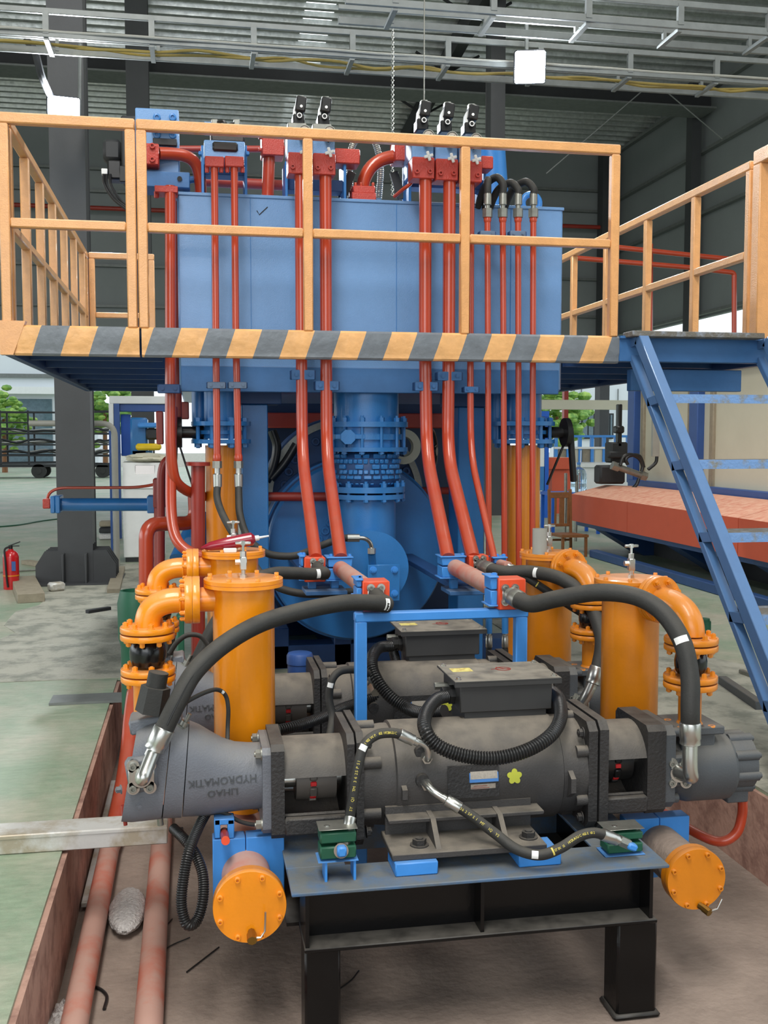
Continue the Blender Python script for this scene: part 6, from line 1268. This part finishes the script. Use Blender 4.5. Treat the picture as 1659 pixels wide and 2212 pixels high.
s = MB(); a, b = X(1185, Yj), X(1290, Yj); zt3 = Z(1250, 1063, Yj); s.bx(a, b, Yj-.2, Yj+.4, zt3-.05, zt3); part('table_top', s, 'vblue', tb_)
for x in (a+.03, b-.03):
    for y in (Yj-.17, Yj+.36): s = MB(); s.bx(x-.025, x+.025, y-.025, y+.025, 0, zt3-.05); part('leg', s, 'vblue', tb_)
jx = X(1251, Yj); jg = thing('water_jug', 'large clear plastic water jug on the blue table', 'jug', (jx, Yj, zt3)); s = MB(); s.lathe((jx, Yj, zt3), (0, 0, 1), [(.12, 0), (.135, .02), (.135, .12), (.13, .14), (.135, .16), (.135, .3), (.11, .38), (.035, .42), (.03, .46)], 32); part('jug_body', s, 'glassy', jg); s = MB(); s.cyl((jx, Yj, zt3+.46), (jx, Yj, zt3+.5), .032, n=16); part('cap', s, 'plate_blue', jg)
s = MB(); s.cyl((jx+.03, Yj, zt3+.5), (jx+.035, Yj, zt3+.7), .008, n=6); solo('stick', s, 'white', 'thin white stick rising from the water jug', 'stick')
# wooden chair
Yh = 13.6; a = X(1190, Yh); b = X(1236, Yh); ch = thing('wooden_chair', 'brown wooden chair facing right, beyond the rear right filter', 'chair', ((a+b)/2, Yh, 0))
zt4 = Z(1190, 1057, Yh); zs = Z(1190, 1150, Yh)
for x in (a, b): s = MB(); s.bar((x, Yh, 0), (x-.02, Yh, zt4), .035, .035); part('leg', s, 'wood', ch)
for x in (a+.06, b+.08): s = MB(); s.bar((x, Yh-.35, 0), (x, Yh-.35, zs), .035, .035); part('leg', s, 'wood', ch)
s = MB(); s.prism([(a-.01, Yh+.02, zs-.04), (b+.01, Yh+.02, zs-.04), (b+.11, Yh-.38, zs-.04), (a+.04, Yh-.38, zs-.04)], (0, 0, .035)); part('seat', s, 'wood', ch)
s = MB(); s.bx(a-.02, b, Yh-.015, Yh+.015, zt4-.12, zt4-.04, .004); part('top_slat', s, 'wood', ch); s = MB(); s.bx(a-.02, b, Yh-.015, Yh+.015, zs+.08, zs+.12, .004); part('bottom_slat', s, 'wood', ch)
for f in (.25, .55, .85): s = MB(); x = a+(b-a)*f; w = .035 if f == .55 else .015; s.bx(x-w, x+w, Yh-.01, Yh+.01, zs+.1, zt4-.08, .003); part('back_slat', s, 'wood', ch)
s = MB(); s.bar((a, Yh, .2), (b, Yh, .2), .02, .03); part('stretcher', s, 'wood', ch)
for i, (px, y0_, y1_) in enumerate(((1222, 1022, 1062), (1246, 1026, 1070))): s = MB(); s.cyl(P(px, y1_+10, 15.3), P(px, y0_, 15.3), .025, n=10); s.cyl(V((X(px, 15.3), 15.3, 0)), P(px, y1_+10, 15.3), .025, n=10); solo('upright_tube', s, 'steel_dull', 'thin upright steel tube behind the chair, %s of two' % ('left', 'right')[i], 'tube')
# orange-red bench machine
xd0 = 5.3; bn = thing('machine_table', 'long salmon-red machine bed with a dusty sloping top edge, right of the tank', 'machine', (xd0, 11, 0))
prof = [(xd0, .42), (xd0, .80), (xd0+.5, .925), (xd0+1.05, .90), (xd0+1.05, .42)]
ye = [14.15, 12.2, 9.5, 7.9, 6.4]
for y0_, y1_ in zip(ye[1:], ye): s = MB(); s.rings([[V((x, y, z)) for x, z in prof] for y in (y0_+.012, y1_)]); part('table_section', s, 'salmon', bn)
s = MB(); s.bx(xd0+.05, xd0+1.1, 6.4, 14.1, .36, .42); part('under_beam', s, 'blue_dark', bn)
for y in (13.6, 11.4, 9.4, 7.4): s = MB(); s.prism([(xd0+.1, y, .36), (xd0+1.0, y, .36), (xd0+1.0, y, 0), (xd0+.7, y, 0)], (0, -.35, 0)); part('bracket_leg', s, 'blue_dark', bn)
s = MB(); s.bx(xd0+.85, xd0+1.0, 6.4, 14.1, 0, .36); part('rear_web', s, 'dark', bn)
s = MB(); s.bx(xd0-.1, xd0+.02, 6.4, 13.2, 0, .1, .01); part('base_rail', s, 'blue_dark', bn)
en = thing('machine_enclosure', 'tall cream panelled enclosure with blue uprights behind the salmon machine table', 'machine', (7.1, 11, 0))
s = MB(); s.bx(6.5, 8.2, 5.5, 14.7, .93, 2.55, .01); part('body', s, 'cream', en)
s = MB(); s.bx(6.44, 8.2, 5.5, 14.75, 0, .93, .01); part('base', s, 'dark', en)
s = MB(); s.bx(6.38, 6.5, 5.5, 14.7, .78, .98, .01); part('base_beam', s, 'machine_blue', en)
s = MB(); s.bx(6.4, 6.52, 5.5, 14.7, 2.43, 2.55, .01); part('top_beam', s, 'machine_blue', en)
for px in (1367, 1502): y = 6.45/math.tan(YAW+math.atan((px-829.5)/F)); s = MB(); s.bx(6.4, 6.55, y-.12, y+.12, .93, 2.5, .01); part('upright', s, 'machine_blue', en)
for px in (1383, 1484, 1532): y = 6.45/math.tan(YAW+math.atan((px-829.5)/F)); s = MB(); s.bx(6.46, 6.52, y-.05, y+.05, .93, 2.5, .01); part('panel_strip', s, 'plank', en)
s = MB(); pb(s, 1410, 1426, 905, 986, 12.6, .06); solo('slotted_duct', s, 'grey_pipe', 'grey slotted cable duct on the cream enclosure', 'duct')
dv = thing('drill_head', 'black machine head on a pole with looped hoses at the end of the machine table', 'machine', P(1340, 1050, 13.9))
Yv = 13.9
s = MB(); pb(s, 1335, 1345, 873, 965, Yv, .1, .01); part('pole', s, 'plastic_black', dv); s = MB(); pb(s, 1320, 1357, 955, 1000, Yv, .25, .02); pb(s, 1316, 1348, 975, 990, Yv-.08, .1, .02); pb(s, 1296, 1352, 1005, 1046, Yv-.05, .25, .03); part('body', s, 'dark', dv)
s = MB(); pb(s, 1332, 1350, 920, 936, Yv-.05, .15, .02); part('slide_block', s, 'plastic_black', dv)
s = MB(); s.cyl(P(1333, 1008, Yv-.3), P(1388, 1028, Yv-.3), .045, n=18); part('air_cylinder', s, 'steel_dull', dv)
for a_, b_ in (((1322, 1005), (1336, 1010)), ((1384, 1026), (1396, 1030))): s = MB(); s.cyl(P(*a_, Yv-.3), P(*b_, Yv-.3), .065, n=6); part('cylinder_end', s, 'steel_dull', dv)
for pts in ([(1340, 1005), (1346, 988), (1362, 982), (1380, 990), (1388, 1006), (1386, 1018)], [(1356, 1004), (1352, 992), (1362, 984), (1382, 986), (1391, 1010)], [(1419, 986), (1416, 1000), (1400, 1014)], [(1380, 1034), (1374, 1048), (1360, 1060), (1350, 1066)]):
    s = MB(); s.tube(spline([P(*q_, Yv-.35) for q_ in pts]), .025, 8); part('hose', s, 'plastic_black', dv)
# red piping and grey box behind the right railing
Yr = 15.6
for nm, pts, r in (('upper red pipe running level behind the right railing', [(1180, 518), (1500, 552), (1580, 560)], 5.5), ('lower red pipe running level then turning down behind the right railing', [(1180, 552), (1480, 577), (1586, 589), (1586, 900)], 5.5)):
    s = MB(); s.tube(rpath([P(*q_, Yr) for q_ in pts], .06), S(1300, Yr, r), 14); solo('fire_pipe', s, 'red', nm, 'pipe')
s = MB(); s.cyl((X(1406, Yr+.2), Yr+.2, 0), P(1406, 527, Yr+.2), .035, n=14); solo('pipe_post', s, 'red', 'upright red pipe post behind the right railing', 'post')
s = MB(); s.tube([V((-14, 29.6, Z(800, 472, 29.6))), V((12, 29.6, Z(800, 472, 29.6)))], .06, 10); solo('sprinkler_pipe', s, 'red_dark', 'thin dark red pipe running level along the far hall wall', 'pipe')
gb = thing('grey_housing', 'pale grey housing with a slotted rail, high up beyond the right railing', 'cabinet', (6.9, 9.6, 2.55)); s = MB(); s.bx(6.5, 7.6, 9.1, 10.9, 2.55, 3.36, .02); part('body', s, 'galv', gb); s = MB(); s.bx(6.46, 6.5, 9.1, 10.2, 3.36, 3.5, .003); part('slotted_rail', s, 'galv', gb)
# floor items, right
board('steel_tube', 'dark steel tube lying on the bare concrete at the right', (1560, 1478), (1642, 1535), .055, .055, 'pump_dark', cat='tube')
board('steel_bar', 'thin bright steel bar on the floor beyond the dark tube', (1600, 1455), (1640, 1470), .035, .03, 'steel_dull', cat='bar')
p = PZ(1518, 1385, 0); s = MB(); s.cyl(p, p+V((0, 0, .16)), .06, n=24); s.cyl(p+V((0, 0, .16)), p+V((0, 0, .18)), .05, n=24); solo('green_can', s, 'green_clamp', 'small dark green can on the floor behind the front right elbow', 'can')
